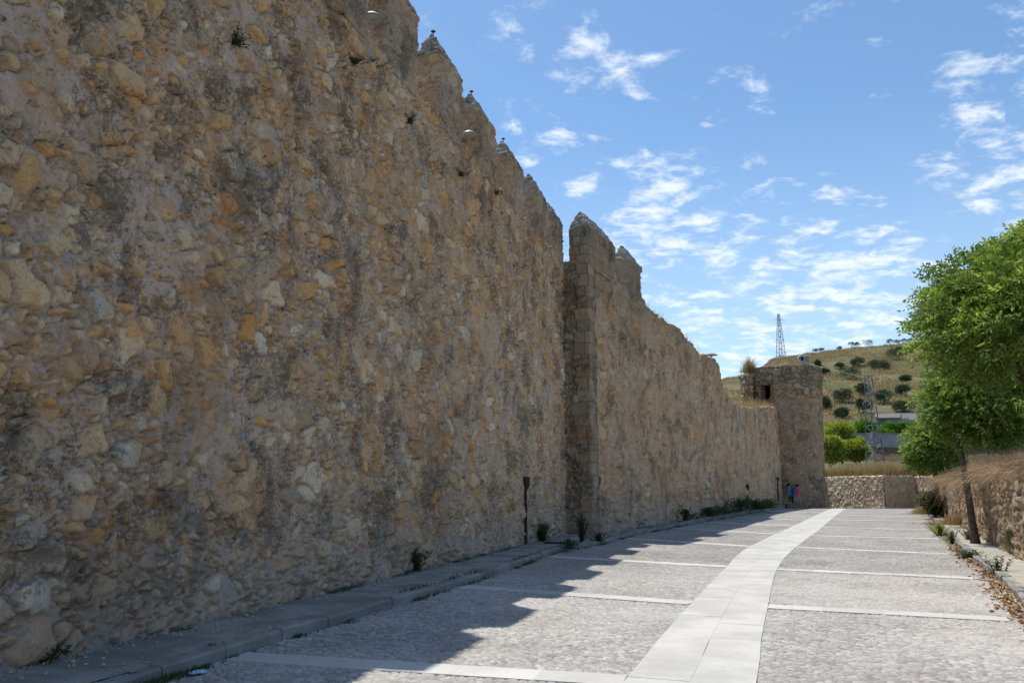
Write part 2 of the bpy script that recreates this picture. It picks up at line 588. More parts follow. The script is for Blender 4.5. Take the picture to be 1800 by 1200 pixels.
def cobble_mat():
    m, nt, b, out = new_mat('cobbles')
    n = N(nt)
    P = n.pos()
    tone = n.attr('tone'); mask = n.attr('mask'); near = n.attr('near')
    mp = nt.nodes.new('ShaderNodeMapping')
    mp.inputs['Rotation'].default_value = (0, 0, R(22))
    mp.inputs['Scale'].default_value = (0.62, 1.0, 1.0)
    nt.links.new(P, mp.inputs[0])
    v = mp.outputs[0]
    wn = nt.nodes.new('ShaderNodeTexNoise'); wn.inputs['Scale'].default_value = 7.0; nt.links.new(v, wn.inputs['Vector'])
    wv = nt.nodes.new('ShaderNodeVectorMath'); wv.operation = 'MULTIPLY_ADD'
    nt.links.new(wn.outputs['Color'], wv.inputs[0]); wv.inputs[1].default_value = (0.12, 0.10, 0.0); nt.links.new(v, wv.inputs[2])
    vo = n('ShaderNodeTexVoronoi', feature='F1', voronoi_dimensions='2D')
    vo.inputs['Scale'].default_value = 12.0; vo.inputs['Randomness'].default_value = 1.0
    nt.links.new(wv.outputs[0], vo.inputs['Vector'])
    ve = n('ShaderNodeTexVoronoi', feature='DISTANCE_TO_EDGE', voronoi_dimensions='2D')
    ve.inputs['Scale'].default_value = 12.0; ve.inputs['Randomness'].default_value = 1.0
    nt.links.new(wv.outputs[0], ve.inputs['Vector'])
    sep = nt.nodes.new('ShaderNodeSeparateColor'); nt.links.new(vo.outputs['Color'], sep.inputs[0])
    def sel(x, y):
        return n.math('ADD', n.math('MULTIPLY', x, n.math('SUBTRACT', 1.0, near)), n.math('MULTIPLY', y, near))
    e = ve.outputs['Distance']
    t = sel(sep.outputs[0], tone)
    sm = sel(n.mrange(e, 0.02, 0.16), mask)
    c = n.ramp(t, [(0.0, (0.24, 0.235, 0.23)), (0.12, (0.50, 0.47, 0.42)), (0.3, (0.38, 0.37, 0.355)), (0.45, (0.58, 0.55, 0.49)), (0.6, (0.45, 0.435, 0.415)), (0.75, (0.32, 0.31, 0.30)), (0.87, (0.62, 0.60, 0.56)), (1.0, (0.48, 0.43, 0.37))])
    c = n.mix(n.mrange(n.noise(P, 55.0, 4), 0.35, 0.7, 0.0, 0.3), c, (0.25, 0.225, 0.20))
    c = n.mix(sm, n.mix(n.noise(P, 3.0, 4), (0.14, 0.125, 0.105), (0.36, 0.33, 0.29)), c)
    big = n.noise(P, 0.45, 4, 0.6, 0.4)
    c = n.mix(n.mrange(big, 0.38, 0.62, 0.0, 0.6), c, n.mix(1.0, c, (0.78, 0.76, 0.74), 'MULTIPLY'))
    dust = n.mrange(n.noise(P, 0.26, 5, 0.65, 0.5), 0.48, 0.64, 0.0, 0.42)
    c = n.mix(dust, c, (0.52, 0.495, 0.45))
    stain = n.mrange(n.noise(P, 0.9, 6, 0.7, 0.6), 0.60, 0.70, 0.0, 0.35)
    c = n.mix(stain, c, (0.22, 0.205, 0.19))
    nt.links.new(c, b.inputs['Base Color'])
    b.inputs['Roughness'].default_value = 0.85
    h = n.math('ADD', n.math('MULTIPLY', n.mrange(e, 0.0, 0.32), n.math('SUBTRACT', 1.0, near)), n.math('MULTIPLY', n.noise(P, 45.0, 4), 0.2))
    h = n.math('ADD', h, n.math('MULTIPLY', n.math('MULTIPLY', sep.outputs[1], 0.4), n.math('SUBTRACT', 1.0, near)))
    nt.links.new(n.bump(h, 1.0, 0.022), b.inputs['Normal'])
    return m


def slab_mat(name, c, seam=0.14, dark=0.75):
    m, nt, b, out = new_mat(name)
    n = N(nt)
    P = n.pos()
    f1 = n.noise(P, 1.3, 5, 0.6, 0.3); f2 = n.noise(P, 14.0, 5, 0.65); f3 = n.noise(P, 90.0, 3)
    cc = n.mix(n.mrange(f1, 0.35, 0.65), tuple(x * dark for x in c), c)
    cc = n.mix(n.mrange(f2, 0.5, 0.72, 0.0, 0.35), cc, tuple(x * 0.62 for x in c))
    cc = n.mix(n.mrange(f3, 0.4, 0.7, 0.0, 0.18), cc, tuple(x * 0.5 for x in c))
    if seam:
        a = n.attr('tone')
        cc = n.mix(n.math('MULTIPLY', a, seam), cc, tuple(x * 0.55 for x in c))
    nt.links.new(cc, b.inputs['Base Color'])
    b.inputs['Roughness'].default_value = 0.8
    nt.links.new(n.bump(n.math('ADD', f2, n.math('MULTIPLY', f3, 0.5)), 0.25, 0.01), b.inputs['Normal'])
    return m


def leaf_mat(name, stops, trans=0.35, rough=0.55):
    m, nt, b, out = new_mat(name)
    n = N(nt)
    t = n.attr('tone')
    c = n.ramp(t, stops)
    nt.links.new(c, b.inputs['Base Color'])
    b.inputs['Roughness'].default_value = rough
    b.inputs['Specular IOR Level'].default_value = 0.3
    tr = nt.nodes.new('ShaderNodeBsdfTranslucent')
    tc = n.mix(1.0, c, (1.0, 1.05, 0.55), 'MULTIPLY')
    nt.links.new(tc, tr.inputs[0])
    mx = nt.nodes.new('ShaderNodeMixShader')
    mx.inputs[0].default_value = trans
    nt.links.new(b.outputs[0], mx.inputs[1]); nt.links.new(tr.outputs[0], mx.inputs[2])
    nt.links.new(mx.outputs[0], out.inputs[0])
    return m


M['cobble'] = cobble_mat()
M['strip'] = slab_mat('pale_granite', (0.60, 0.585, 0.545), seam=0.2, dark=0.8)
M['stripe'] = slab_mat('stripe_stone', (0.68, 0.66, 0.61), seam=0.6, dark=0.84)
M['kerb'] = slab_mat('kerb_concrete', (0.35, 0.335, 0.31), dark=0.6)
M['pave'] = slab_mat('pavement_concrete', (0.36, 0.34, 0.31), dark=0.55)
M['pave_r'] = slab_mat('dusty_pavement', (0.46, 0.43, 0.36), dark=0.75)
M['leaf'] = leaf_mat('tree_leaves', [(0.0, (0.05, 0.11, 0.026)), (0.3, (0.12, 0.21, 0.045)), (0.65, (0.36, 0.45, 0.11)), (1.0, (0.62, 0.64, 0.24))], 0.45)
M['leaf_bright'] = leaf_mat('young_leaves', [(0.0, (0.08, 0.15, 0.02)), (0.4, (0.24, 0.31, 0.05)), (1.0, (0.56, 0.56, 0.14))], 0.45)
M['leaf_hedge'] = leaf_mat('hedge_leaves', [(0.0, (0.05, 0.16, 0.015)), (1.0, (0.14, 0.30, 0.03))], 0.4)
M['leaf_olive'] = leaf_mat('olive_leaves', [(0.0, (0.036, 0.06, 0.03)), (0.6, (0.085, 0.12, 0.058)), (1.0, (0.16, 0.20, 0.10))], 0.15)
M['leaf_weed'] = leaf_mat('weed_leaves', [(0.0, (0.03, 0.06, 0.02)), (0.6, (0.06, 0.11, 0.03)), (1.0, (0.12, 0.16, 0.05))], 0.3)
M['straw'] = leaf_mat('dry_grass', [(0.0, (0.20, 0.13, 0.07)), (0.4, (0.40, 0.28, 0.14)), (0.8, (0.55, 0.43, 0.24)), (1.0, (0.62, 0.54, 0.36))], 0.25, 0.8)
M['brush'] = leaf_mat('dry_brush', [(0.0, (0.20, 0.115, 0.075)), (0.4, (0.38, 0.245, 0.16)), (0.8, (0.58, 0.42, 0.29)), (1.0, (0.70, 0.57, 0.42))], 0.2, 0.8)
M['litter_leaf'] = leaf_mat('fallen_leaves', [(0.0, (0.12, 0.06, 0.03)), (0.4, (0.28, 0.15, 0.07)), (0.8, (0.46, 0.30, 0.16)), (1.0, (0.58, 0.46, 0.30))], 0.1, 0.8)
M['bark'] = simple_mat('bark', (0.17, 0.13, 0.095), 0.9, var=0.5, scale=9, bump=0.8)
M['iron'] = simple_mat('rusty_iron', (0.055, 0.042, 0.035), 0.75, var=0.4, scale=12, bump=0.3)
M['lamp'] = simple_mat('lamp_housing', (0.24, 0.27, 0.27), 0.5, 0.4, var=0.15, scale=10)
M['glass'] = simple_mat('lamp_glass', (0.30, 0.34, 0.34), 0.2, 0.5, var=0.1)
M['steel'] = simple_mat('galvanised_steel', (0.30, 0.33, 0.36), 0.55, 0.4, 0.3, var=0.3, scale=4)
M['steel_rust'] = simple_mat('weathered_steel', (0.10, 0.095, 0.095), 0.6, 0.4, 0.2, var=0.4, scale=1.5, c2=(0.22, 0.24, 0.25))
M['concrete'] = simple_mat('grey_concrete', (0.33, 0.33, 0.345), 0.85, var=0.25, scale=1.2, bump=0.3, bscale=6)
M['plaster'] = simple_mat('grey_plaster', (0.34, 0.34, 0.32), 0.85, var=0.2, scale=0.8)
M['roofing'] = simple_mat('roof_sheet', (0.17, 0.16, 0.15), 0.8, var=0.25, scale=1.5)
M['white'] = simple_mat('white_paint', (0.74, 0.73, 0.70), 0.6, var=0.1, scale=2)
M['dark'] = simple_mat('dark_opening', (0.02, 0.018, 0.016), 0.8, var=0.3)
M['pane'] = simple_mat('window_pane', (0.03, 0.035, 0.04), 0.12, 0.5, var=0.2)
M['skin'] = simple_mat('skin', (0.36, 0.21, 0.145), 0.55, var=0.08)
M['hair'] = simple_mat('dark_hair', (0.015, 0.011, 0.009), 0.5, var=0.3, scale=60)
M['shirt_blue'] = simple_mat('blue_shirt', (0.07, 0.27, 0.47), 0.85, var=0.15, scale=12)
M['navy'] = simple_mat('navy_cloth', (0.02, 0.025, 0.05), 0.85, var=0.2, scale=12)
M['pack'] = simple_mat('royal_blue_nylon', (0.03, 0.07, 0.30), 0.6, var=0.2, scale=12)
M['pink'] = simple_mat('pink_shirt', (0.62, 0.10, 0.20), 0.85, var=0.15, scale=12)
M['beige'] = simple_mat('beige_trousers', (0.34, 0.30, 0.27), 0.85, var=0.12, scale=12)
M['shoe'] = simple_mat('shoe_leather', (0.05, 0.045, 0.045), 0.6, var=0.2)
M['red'] = simple_mat('red_cloth', (0.30, 0.03, 0.03), 0.8, var=0.2)
M['wrap'] = simple_mat('foil_wrapper', (0.62, 0.74, 0.82), 0.3, 0.5, var=0.0, scale=30, c2=(0.12, 0.38, 0.62))
M['soil'] = simple_mat('dry_soil', (0.30, 0.22, 0.14), 0.95, var=0.35, scale=3, bump=0.8)

# hill: dry grass, soil and greener patches
def hill_mat():
    m, nt, b, out = new_mat('dry_hillside')
    n = N(nt)
    P = n.pos()
    Ps = n.scalev(P, (1.0, 0.45, 2.2))
    a = n.noise(Ps, 0.055, 6, 0.65, 0.6); b2 = n.noise(Ps, 0.4, 6, 0.7, 0.3); c3 = n.noise(P, 2.6, 5, 0.7)
    c = n.ramp(a, [(0.3, (0.09, 0.10, 0.045)), (0.45, (0.15, 0.145, 0.07)), (0.56, (0.23, 0.195, 0.11)), (0.7, (0.165, 0.16, 0.085))])
    c = n.mix(n.mrange(b2, 0.52, 0.70, 0.0, 0.7), c, (0.075, 0.085, 0.03))
    c = n.mix(n.mrange(n.noise(Ps, 0.22, 6, 0.7, 0.5), 0.60, 0.70, 0.0, 0.7), c, (0.27, 0.185, 0.10))
    c = n.mix(n.mrange(c3, 0.4, 0.7, 0.0, 0.55), c, (0.085, 0.07, 0.035))
    slope = nt.nodes.new('ShaderNodeNewGeometry')
    sx = nt.nodes.new('ShaderNodeSeparateXYZ'); nt.links.new(slope.outputs['Normal'], sx.inputs[0])
    c = n.mix(n.mrange(sx.outputs[2], 0.93, 0.84, 0.0, 0.85), c, n.mix(b2, (0.10, 0.065, 0.035), (0.24, 0.17, 0.11)))
    nt.links.new(c, b.inputs['Base Color'])
    b.inputs['Roughness'].default_value = 0.95
    b.inputs['Specular IOR Level'].default_value = 0.05
    h = n.math('ADD', n.math('MULTIPLY', b2, 1.0), n.math('MULTIPLY', c3, 0.45))
    nt.links.new(n.bump(h, 0.9, 0.7), b.inputs['Normal'])
    return m
M['hill'] = hill_mat()

# ------------------------------------------------------------------ world and sun
SUN_AZ = 328.0      # compass direction of the sun, from +Y towards +X
SUN_EL = 69.0
w = bpy.data.worlds.new("World")
scene.world = w
w.use_nodes = True
nt = w.node_tree
for nn in list(nt.nodes): nt.nodes.remove(nn)
n = N(nt)
sky = nt.nodes.new('ShaderNodeTexSky')
sky.sky_type = 'NISHITA'
sky.sun_disc = False
sky.sun_elevation = R(SUN_EL)
sky.sun_rotation = R(SUN_AZ)
sky.altitude = 600
sky.air_density = 1.0
sky.dust_density = 0.6
sky.ozone_density = 2.0
bg = nt.nodes.new('ShaderNodeBackground')
bg.inputs[1].default_value = 0.15
wo = nt.nodes.new('ShaderNodeOutputWorld')
nt.links.new(bg.outputs[0], wo.inputs[0])
tc = nt.nodes.new('ShaderNodeTexCoord')
D = tc.outputs['Generated']
sx = nt.nodes.new('ShaderNodeSeparateXYZ'); nt.links.new(D, sx.inputs[0])
zz = n.math('ADD', n.math('MAXIMUM', sx.outputs[2], 0.0), 0.16)
cx = n.math('DIVIDE', sx.outputs[0], zz); cy = n.math('DIVIDE', sx.outputs[1], zz)
cb = nt.nodes.new('ShaderNodeCombineXYZ'); nt.links.new(cx, cb.inputs[0]); nt.links.new(cy, cb.inputs[1]); cb.inputs[2].default_value = 0.0
mp = nt.nodes.new('ShaderNodeMapping')
mp.inputs['Location'].default_value = (3.7, 1.3, 0.4)
mp.inputs['Rotation'].default_value = (0, 0, R(-35))
mp.inputs['Scale'].default_value = (1.0, 1.15, 1.0)
nt.links.new(cb.outputs[0], mp.inputs[0])
puff = n.noise(mp.outputs[0], 11.0, 9, 0.6, 0.25)
brk = n.noise(mp.outputs[0], 3.4, 4, 0.55, 0.2)
# where the sky carries more cloud: towards the horizon and in a few banks
def bank(px, py, width, gain):
    r = Vector(ray(px, py)).normalized()
    dp = nt.nodes.new('ShaderNodeVectorMath'); dp.operation = 'DOT_PRODUCT'
    nrm = nt.nodes.new('ShaderNodeVectorMath'); nrm.operation = 'NORMALIZE'
    nt.links.new(D, nrm.inputs[0]); nt.links.new(nrm.outputs[0], dp.inputs[0]); dp.inputs[1].default_value = r
    return n.mrange(dp.outputs['Value'], math.cos(R(width)), 1.0, 0.0, gain)
cov = n.math('ADD', n.math('MULTIPLY', puff, 0.80), n.math('MULTIPLY', brk, 0.20))
for args in ((1230, 560, 15, 0.09), (1450, 470, 9, 0.04), (1790, 230, 8, 0.12), (1310, 190, 3.6, 0.07), (1035, 110, 3.4, 0.075), (945, 230, 3.2, 0.08),
             (1020, 290, 3.4, 0.06), (1100, 360, 4.5, 0.05), (1185, 330, 4, 0.06), (1580, 58, 2.4, 0.085), (910, 10, 2.6, 0.09), (1100, 182, 2.6, 0.075),
             (1550, 470, 6, 0.05), (1720, 120, 10, -0.05), (1480, 250, 8, -0.035)):
    cov = n.math('ADD', cov, bank(*args))
cl = n.mrange(cov, 0.55, 0.76, 0.0, 0.85)
veil = n.mrange(sx.outputs[2], 0.45, 0.10, 0.0, 0.30)
hs = nt.nodes.new('ShaderNodeHueSaturation'); hs.inputs['Saturation'].default_value = 1.10; hs.inputs['Value'].default_value = 0.72; hs.inputs['Hue'].default_value = 0.495
nt.links.new(sky.outputs[0], hs.inputs['Color'])
base = n.mix(veil, hs.outputs[0], (3.4, 4.1, 4.6))
skyc = n.mix(cl, base, (4.2, 4.5, 4.75))
nt.links.new(skyc, bg.inputs[0])

sun_d = bpy.data.lights.new("sun", 'SUN')
sun_d.energy = 2.9
sun_d.angle = R(0.53)
sun_d.color = (1.0, 0.955, 0.88)
sun = bpy.data.objects.new("sun", sun_d)
to_sun = Vector((math.sin(R(SUN_AZ)) * math.cos(R(SUN_EL)), math.cos(R(SUN_AZ)) * math.cos(R(SUN_EL)), math.sin(R(SUN_EL))))
sun.rotation_euler = (-to_sun).to_track_quat('-Z', 'Y').to_euler()
sun.location = (0, 0, 60)
COL.objects.link(sun)
scene.view_settings.view_transform = 'Standard'
scene.view_settings.look = 'None'
scene.view_settings.exposure = 0.68
scene.view_settings.gamma = 1.0
scene.cycles.max_bounces = 8
scene.cycles.diffuse_bounces = 4
scene.cycles.transparent_max_bounces = 8

# ------------------------------------------------------------------ plan of the place
WA = np.array([-3.077, 10.694])
WT = np.array([0.2892, 0.9573])          # along the near curtain wall
WN = np.array([0.9573, -0.2892])         # its outward normal, towards the road
E1 = WA + WT * 16.75
C1 = E1 + WN * 0.88                      # outer corner of the buttress
D1 = np.array([19.66, 59.5])
W2T = (D1 - C1) / np.linalg.norm(D1 - C1)
W2N = np.array([W2T[1], -W2T[0]])
D2 = C1 + W2T * 39.0
SILL = 9.3

KLy = [-6, 7.5, 8.96, 9.9, 12.41, 14.67, 20.25, 23.2, 27.85, 33.84, 45, 52, 62]
KLx = [-6.95, -2.86, -2.45, -2.08, -1.28, -0.5, 1.05, 2.5, 4.2, 7.0, 12.75, 16.5, 21.6]
KRy = [-6, 5, 8.8, 11.11, 12.87, 15.32, 19.75, 29.6, 39.53, 52.9, 62]
KRx = [5.0, 5.1, 5.8, 6.84, 7.75, 8.95, 10.93, 15.65, 20.4, 26.62, 30.9]
kl = lambda y: np.interp(y, KLy, KLx)
kr = lambda y: np.interp(y, KRy, KRx)


def wall_x(y):
    a = WA[0] + (np.asarray(y, float) - WA[1]) * WT[0] / WT[1]
    b = C1[0] + (np.asarray(y, float) - C1[1]) * W2T[0] / W2T[1]
    return np.where(np.asarray(y) < E1[1] - 0.2, a, b)


def sheet(name, ys, x0, x1, nx, zf, mat, kind='structure'):
    ys = np.asarray(ys, float)
    t = np.linspace(0, 1, nx)
    X = x0(ys)[:, None] * (1 - t) + x1(ys)[:, None] * t
    Y = np.repeat(ys[:, None], nx, 1)
    Z = zf(X, Y)
    V = np.stack([X, Y, Z], -1).reshape(-1, 3)
    Fq = grid_faces(len(ys), nx)[:, ::-1]
    o = link(name, mesh_np(name, V, Fq, smooth=True), mat)
    return tag(o, kind=kind)


# ground to the horizon
bmg = bmesh.new()
bmesh.ops.create_grid(bmg, x_segments=8, y_segments=8, size=4500)
meg = bpy.data.meshes.new("ground"); bmg.to_mesh(meg); bmg.free()
o = link("ground", meg, M['hill']); o.location = (0, 0, -0.9); tag(o, kind='structure')

def road_mesh():
    """cobbled road: stones modelled near the camera, a plain sheet farther on"""
    V = []; Fq = []; T = []; K = []; NR = []
    def add(ys, nx, near):
        base = sum(len(v) for v in V)
        t = np.linspace(0, 1, nx)
        X = (kl(ys) - 0.05)[:, None] * (1 - t) + (kr(ys) + 0.05)[:, None] * t
        Y = np.repeat(ys[:, None], nx, 1); Z = gz(Y)
        if near:
            ca, sa = math.cos(R(20)), math.sin(R(20))
            U = X * ca - Y * sa; W = X * sa + Y * ca
            U = U + 0.05 * (fbm(X * 4, Y * 4, 2, 3) - 0.5); W = W + 0.05 * (fbm(X * 4 + 7, Y * 4, 3, 3) - 0.5)
            f1, f2, ID, DX, DY = vor(U, W, 0.090, 0.060, 1200, p=2.2, jit=0.95)
            e = f2 - f1
            mk = sstep(0.002, 0.014, e + 0.012 * (fbm(X * 40, Y * 40, 5, 2) - 0.5))
            fade = 1 - sstep(14.5, 17.5, Y)
            Z = Z + np.minimum(-0.001, mk * (np.minimum(e, 0.025) * 0.40 + 0.007 * hid2(ID, 1) + DX * (hid2(ID, 2) - 0.5) * 0.10 + DY * (hid2(ID, 3) - 0.5) * 0.14) - 0.016) * fade
            T.append(hid2(ID, 4).ravel()); K.append(mk.ravel()); NR.append(fade.ravel())
        else:
            T.append(np.full(X.size, 0.5)); K.append(np.ones(X.size)); NR.append(np.zeros(X.size))
        V.append(np.stack([X, Y, Z], -1).reshape(-1, 3)); Fq.append(grid_faces(len(ys), nx, base)[:, ::-1])
    add(np.linspace(-6, 5.4, 14), 12, False)
    ys = [5.4]
    while ys[-1] < 18: ys.append(ys[-1] + 0.0017 * ys[-1])
    add(np.array(ys), 720, True)
    add(np.concatenate([np.linspace(ys[-1], 54, 40), np.linspace(54.5, 62, 16)]), 12, False)
    me = mesh_np("road", np.concatenate(V), np.concatenate(Fq), smooth=True, attrs={'tone': np.concatenate(T), 'mask': np.concatenate(K), 'near': np.concatenate(NR)})
    tag(link("road", me, M['cobble']), kind='structure')
road_mesh()

# pavements
def side_rise(Y): return 0.105 + gz(Y) + 0.16 * sstep(28, 46, Y)
sheet("pavement", np.linspace(-6, 62, 400), lambda y: wall_x(y) - 0.25, lambda y: kl(y) - 0.13, 14,
      lambda X, Y: side_rise(Y) + 0.03 * (fbm(X * 1.7, Y * 1.1, 3, 4) - 0.5), M['pave'])
WRp = [(30.52, 57.6), (23.18, 43.67), (16.16, 29.0), (10.59, 17.02), (6.75, 8.8), (6.3, 5.0), (6.2, -4.0)]
wrx = lambda y: np.interp(y, [p[1] for p in WRp][::-1], [p[0] for p in WRp][::-1])
sheet("pavement", np.linspace(-4, 58, 125), lambda y: kr(y) + 0.10, lambda y: wrx(y) + 0.2, 6,
      lambda X, Y: 0.10 + gz(Y) + 0.02 * (vnoise(X * 2.0, Y * 0.8, 9) - 0.5), M['pave_r'])


def kerb(fx, y0, y1, side, zf, seed):
    V = []; Fq = []; tn = []
    y = y0
    rr = random.Random(seed)
    while y < y1:
        L = rr.uniform(0.85, 1.05)
        a = np.array([float(fx(y)), y]); b = np.array([float(fx(y + L * 0.92)), y + L * 0.92])
        d = (b - a) / np.linalg.norm(b - a)
        nn_ = np.array([d[1], -d[0]]) * side
        b = b - d * 0.014
        j = rr.uniform(-0.012, 0.012)
        zt = float(zf(y)) + rr.uniform(-0.012, 0.012)
        q = []
        prof = [(0.0, -0.35), (0.0, zt - 0.022), (-0.022, zt), (-0.085, zt), (-0.16, zt), (-0.16, -0.35)]
        base = len(V)
        t_ = rr.random(); m_ = 11; np_ = len(prof)
        for s in range(m_):
            p = a + (b - a) * s / (m_ - 1)
            chip = max(0.0, rr.gauss(0, 1) - 0.9) * 0.022
            for k, (off, z) in enumerate(prof):
                ww = 1.0 if k in (1, 2) else 0.3
                oo = off + j + rr.uniform(-0.005, 0.005) - (chip if k in (1, 2) else 0)
                xy = p + nn_ * oo
                V.append((xy[0], xy[1], z + (rr.uniform(-0.005, 0.005) - chip * ww * 0.7 if z > -0.3 else 0))); tn.append(min(1, max(0, t_ + rr.uniform(-0.3, 0.3))))
        for s in range(m_ - 1):
            for k in range(np_ - 1):
                o_ = base + s * np_ + k
                Fq.append((o_, o_ + 1, o_ + np_ + 1, o_ + np_))
        for e in (0, m_ - 1):
            o_ = base + e * np_
            Fq.append((o_, o_ + 1, o_ + 2, o_ + 3)); Fq.append((o_, o_ + 3, o_ + 4, o_ + 5))
        y += L * 0.92
    me = mesh_np("kerb", V, Fq, attrs={'tone': tn})
    o = link("kerb", me, M['kerb'])
    return tag(o, kind='structure')


kerb(kl, -6, 57, 1, lambda y: side_rise(y) + 0.004, 4)
kerb(kr, -4, 57, -1, lambda y: 0.105 + float(gz(y)), 5)

# central paving strip and cross stripes
SL = [(-2.2, -2.0), (0.92, 7.02)] + [gpt(*q) for q in ((1152, 1130), (1215, 1060), (1275, 998), (1310, 965), (1370, 935), (1420, 912), (1455, 896))]
SR = [(-1.1, -2.0), (2.03, 7.02)] + [gpt(*q) for q in ((1337, 1130), (1350, 1065), (1366, 1000), (1395, 965), (1435, 935), (1462, 912), (1484, 896))]
SL.append((SL[-1][0] + 3.2, SL[-1][1] + 7.0)); SR.append((SR[-1][0] + 3.2, SR[-1][1] + 7.0))


def smooth_line(pts, k=8):
    P = np.array(pts, float); out = []
    for i in range(len(P) - 1):
        p0 = P[max(i - 1, 0)]; p1 = P[i]; p2 = P[i + 1]; p3 = P[min(i + 2, len(P) - 1)]
        for t in np.linspace(0, 1, k, endpoint=False):
            out.append(0.5 * ((2 * p1) + (-p0 + p2) * t + (2 * p0 - 5 * p1 + 4 * p2 - p3) * t * t + (-p0 + 3 * p1 - 3 * p2 + p3) * t ** 3))
    out.append(P[-1])
    return np.array(out)


SLs = smooth_line(SL); SRs = smooth_line(SR)
strip_l = lambda y: np.interp(y, SLs[:, 1], SLs[:, 0])
strip_r = lambda y: np.interp(y, SRs[:, 1], SRs[:, 0])


def slabs(name, cells, zoff, mat):
    """cells: list of 4-point loops; laid a few millimetres apart on the road"""
    V = []; Fq = []; tn = []
    for c in cells:
        c = np.array(c); m = c.mean(0)
        t_ = random.random(); dz = random.uniform(-0.0015, 0.0015)
        b = len(V)
        for p in c:
            q = p + (m - p) / np.linalg.norm(m - p) * 0.0016
            V.append((q[0], q[1], float(gz(q[1])) + zoff + dz)); tn.append(t_)
        Fq.append((b, b + 1, b + 2, b + 3))
        for k in range(4):
            q = V[b + k]; V.append((q[0], q[1], q[2] - 0.03)); tn.append(t_)
        for k in range(4):
            Fq.append((b + k, b + 4 + k, b + 4 + (k + 1) % 4, b + (k + 1) % 4))
    o = link(name, mesh_np(name, V, Fq, attrs={'tone': tn}), mat)
    return tag(o, kind='structure')


cells = []
y = -2.0
while y < 62:
    L = random.uniform(0.75, 1.0)
    for c in range(2):
        f0, f1 = (0.0, 0.5) if c == 0 else (0.5, 1.0)
        sk = -0.33
        def pt(f, yq):
            # courses run square to the strip
            yq = yq + sk * (f - 0.5) * 1.1
            return (float(strip_l(yq)) * (1 - f) + float(strip_r(yq)) * f, yq)
        off = 0.35 if c else 0.0
        cells.append([pt(f0, y + off), pt(f1, y + off), pt(f1, y + L + off), pt(f0, y + L + off)])
    y += L
slabs("paving_strip", cells, 0.007, M['strip'])

LS = [((455, 1155), (1095, 1195)), ((805, 1030), (1214, 1059)), ((973, 978), (1273, 995)), ((1105, 946), (1340, 961)),
      ((1185, 928), (1385, 939)), ((1260, 918), (1410, 925)), ((1310, 909), (1425, 914.5)), ((1345, 903), (1437, 907)), ((1368, 898), (1449, 901))]
RS = [((1351, 1065), (1800, 1089)), ((1370, 1000), (1740, 1017)), ((1410, 962), (1690, 974)), ((1440, 941), (1660, 947)),
      ((1455, 926), (1640, 931)), ((1462, 913), (1628, 916)), ((1472, 905), (1622, 907))]
for side, lst in (('L', LS), ('R', RS)):
    for p, q in lst:
        a = np.array(gpt(*p)); b = np.array(gpt(*q))
        d = (b - a) / np.linalg.norm(b - a)
        # run to the kerb on one side and to the strip on the other
        def hit(fx, p0):
            t = 0.0
            for _ in range(30):
                P_ = p0 + d * t
                t += (float(fx(P_[1])) - P_[0]) / d[0] * 0.7
            return p0 + d * t
        if side == 'L':
            a = hit(lambda yq: kl(yq) + 0.03, a); b = hit(lambda yq: strip_l(yq) - 0.004, b)
        else:
            a = hit(lambda yq: strip_r(yq) + 0.004, a); b = hit(lambda yq: kr(yq) - 0.35, b)
        L = np.linalg.norm(b - a); k = max(2, int(round(L / 0.72)))
        nn_ = np.array([-d[1], d[0]]) * 0.19
        cells = []
        for i in range(k):
            s0 = a + d * L * i / k; s1 = a + d * L * (i + 1) / k
            cells.append([s0 - nn_, s1 - nn_, s1 + nn_, s0 + nn_])
        slabs("cross_stripe", cells, 0.005, M['stripe'])

# ------------------------------------------------------------------ the fortress wall
wall = empty("fortress_wall", (float(WA[0]), float(WA[1]), 0), "long rubble stone fortress wall with pointed merlons along the left of the road", "wall")
S0 = 14.0     # the outline starts this far before WA
us = [0.0]
while us[-1] < S0 + 16.75:
    s = us[-1] - S0
    p = WA + WT * s
    dist = math.hypot(p[0], p[1])
    step = 0.09 if s < -5.2 else max(0.0145, 0.0023 * dist)
    us.append(us[-1] + step)
us = np.array(us); us[-1] = S0 + 16.75
pat1 = lambda U, Z: rubble(U - S0, Z, 0, 0.86, big=0.32, mortar=0.014, bury=0.35, prot=0.036)
masonry("curtain", [WA - WT * S0, E1], us, -0.35, lambda u: SILL + 0.03 * math.sin(u * 9.1) + 0.03 * math.sin(u * 23.7), 620,
        M['rubble'], wall, pat1, thick=0.9)

# buttress flank and ruined length of wall beyond it
TOPS = [(-1, 9.2), (6.3, 9.2), (6.55, 9.0), (6.9, 8.95), (8.5, 8.85), (10.1, 8.92), (11.8, 8.72), (13.7, 8.52), (15.2, 8.25), (16.5, 8.4),
        (17.9, 8.45), (19.2, 8.3), (19.6, 7.6), (20.3, 7.0), (21.9, 6.5), (24.7, 6.42), (28, 6.6), (30.7, 6.9), (34.7, 7.3), (40, 7.5)]
BF = 0.88
def top2(u):
    s = u - BF
    j = 0.0 if s < 6.2 else 0.30 * (float(fbm(np.array(s * 1.7), np.array(0.3), 41, 4)) - 0.5) + 0.10 * (float(vnoise(np.array(s * 6.0), np.array(2.3), 42)) - 0.5)
    return float(np.interp(s, [t[0] for t in TOPS], [t[1] for t in TOPS])) + j
us2 = [0.0]
while us2[-1] < BF + 39.0:
    u = us2[-1]
    us2.append(u + (0.03 if u < BF + 0.1 else max(0.05, 0.0022 * (26 + 0.88 * (u - BF)))))
us2 = np.array(us2); us2[-1] = BF + 39.0
def pat2(U, Z): return rubble(U + 40, Z, 400, 1.05, big=0.28, mortar=0.012, bury=0.4, prot=0.06)
QW = 0.5
us3 = us2[us2 >= BF + QW - 0.02]
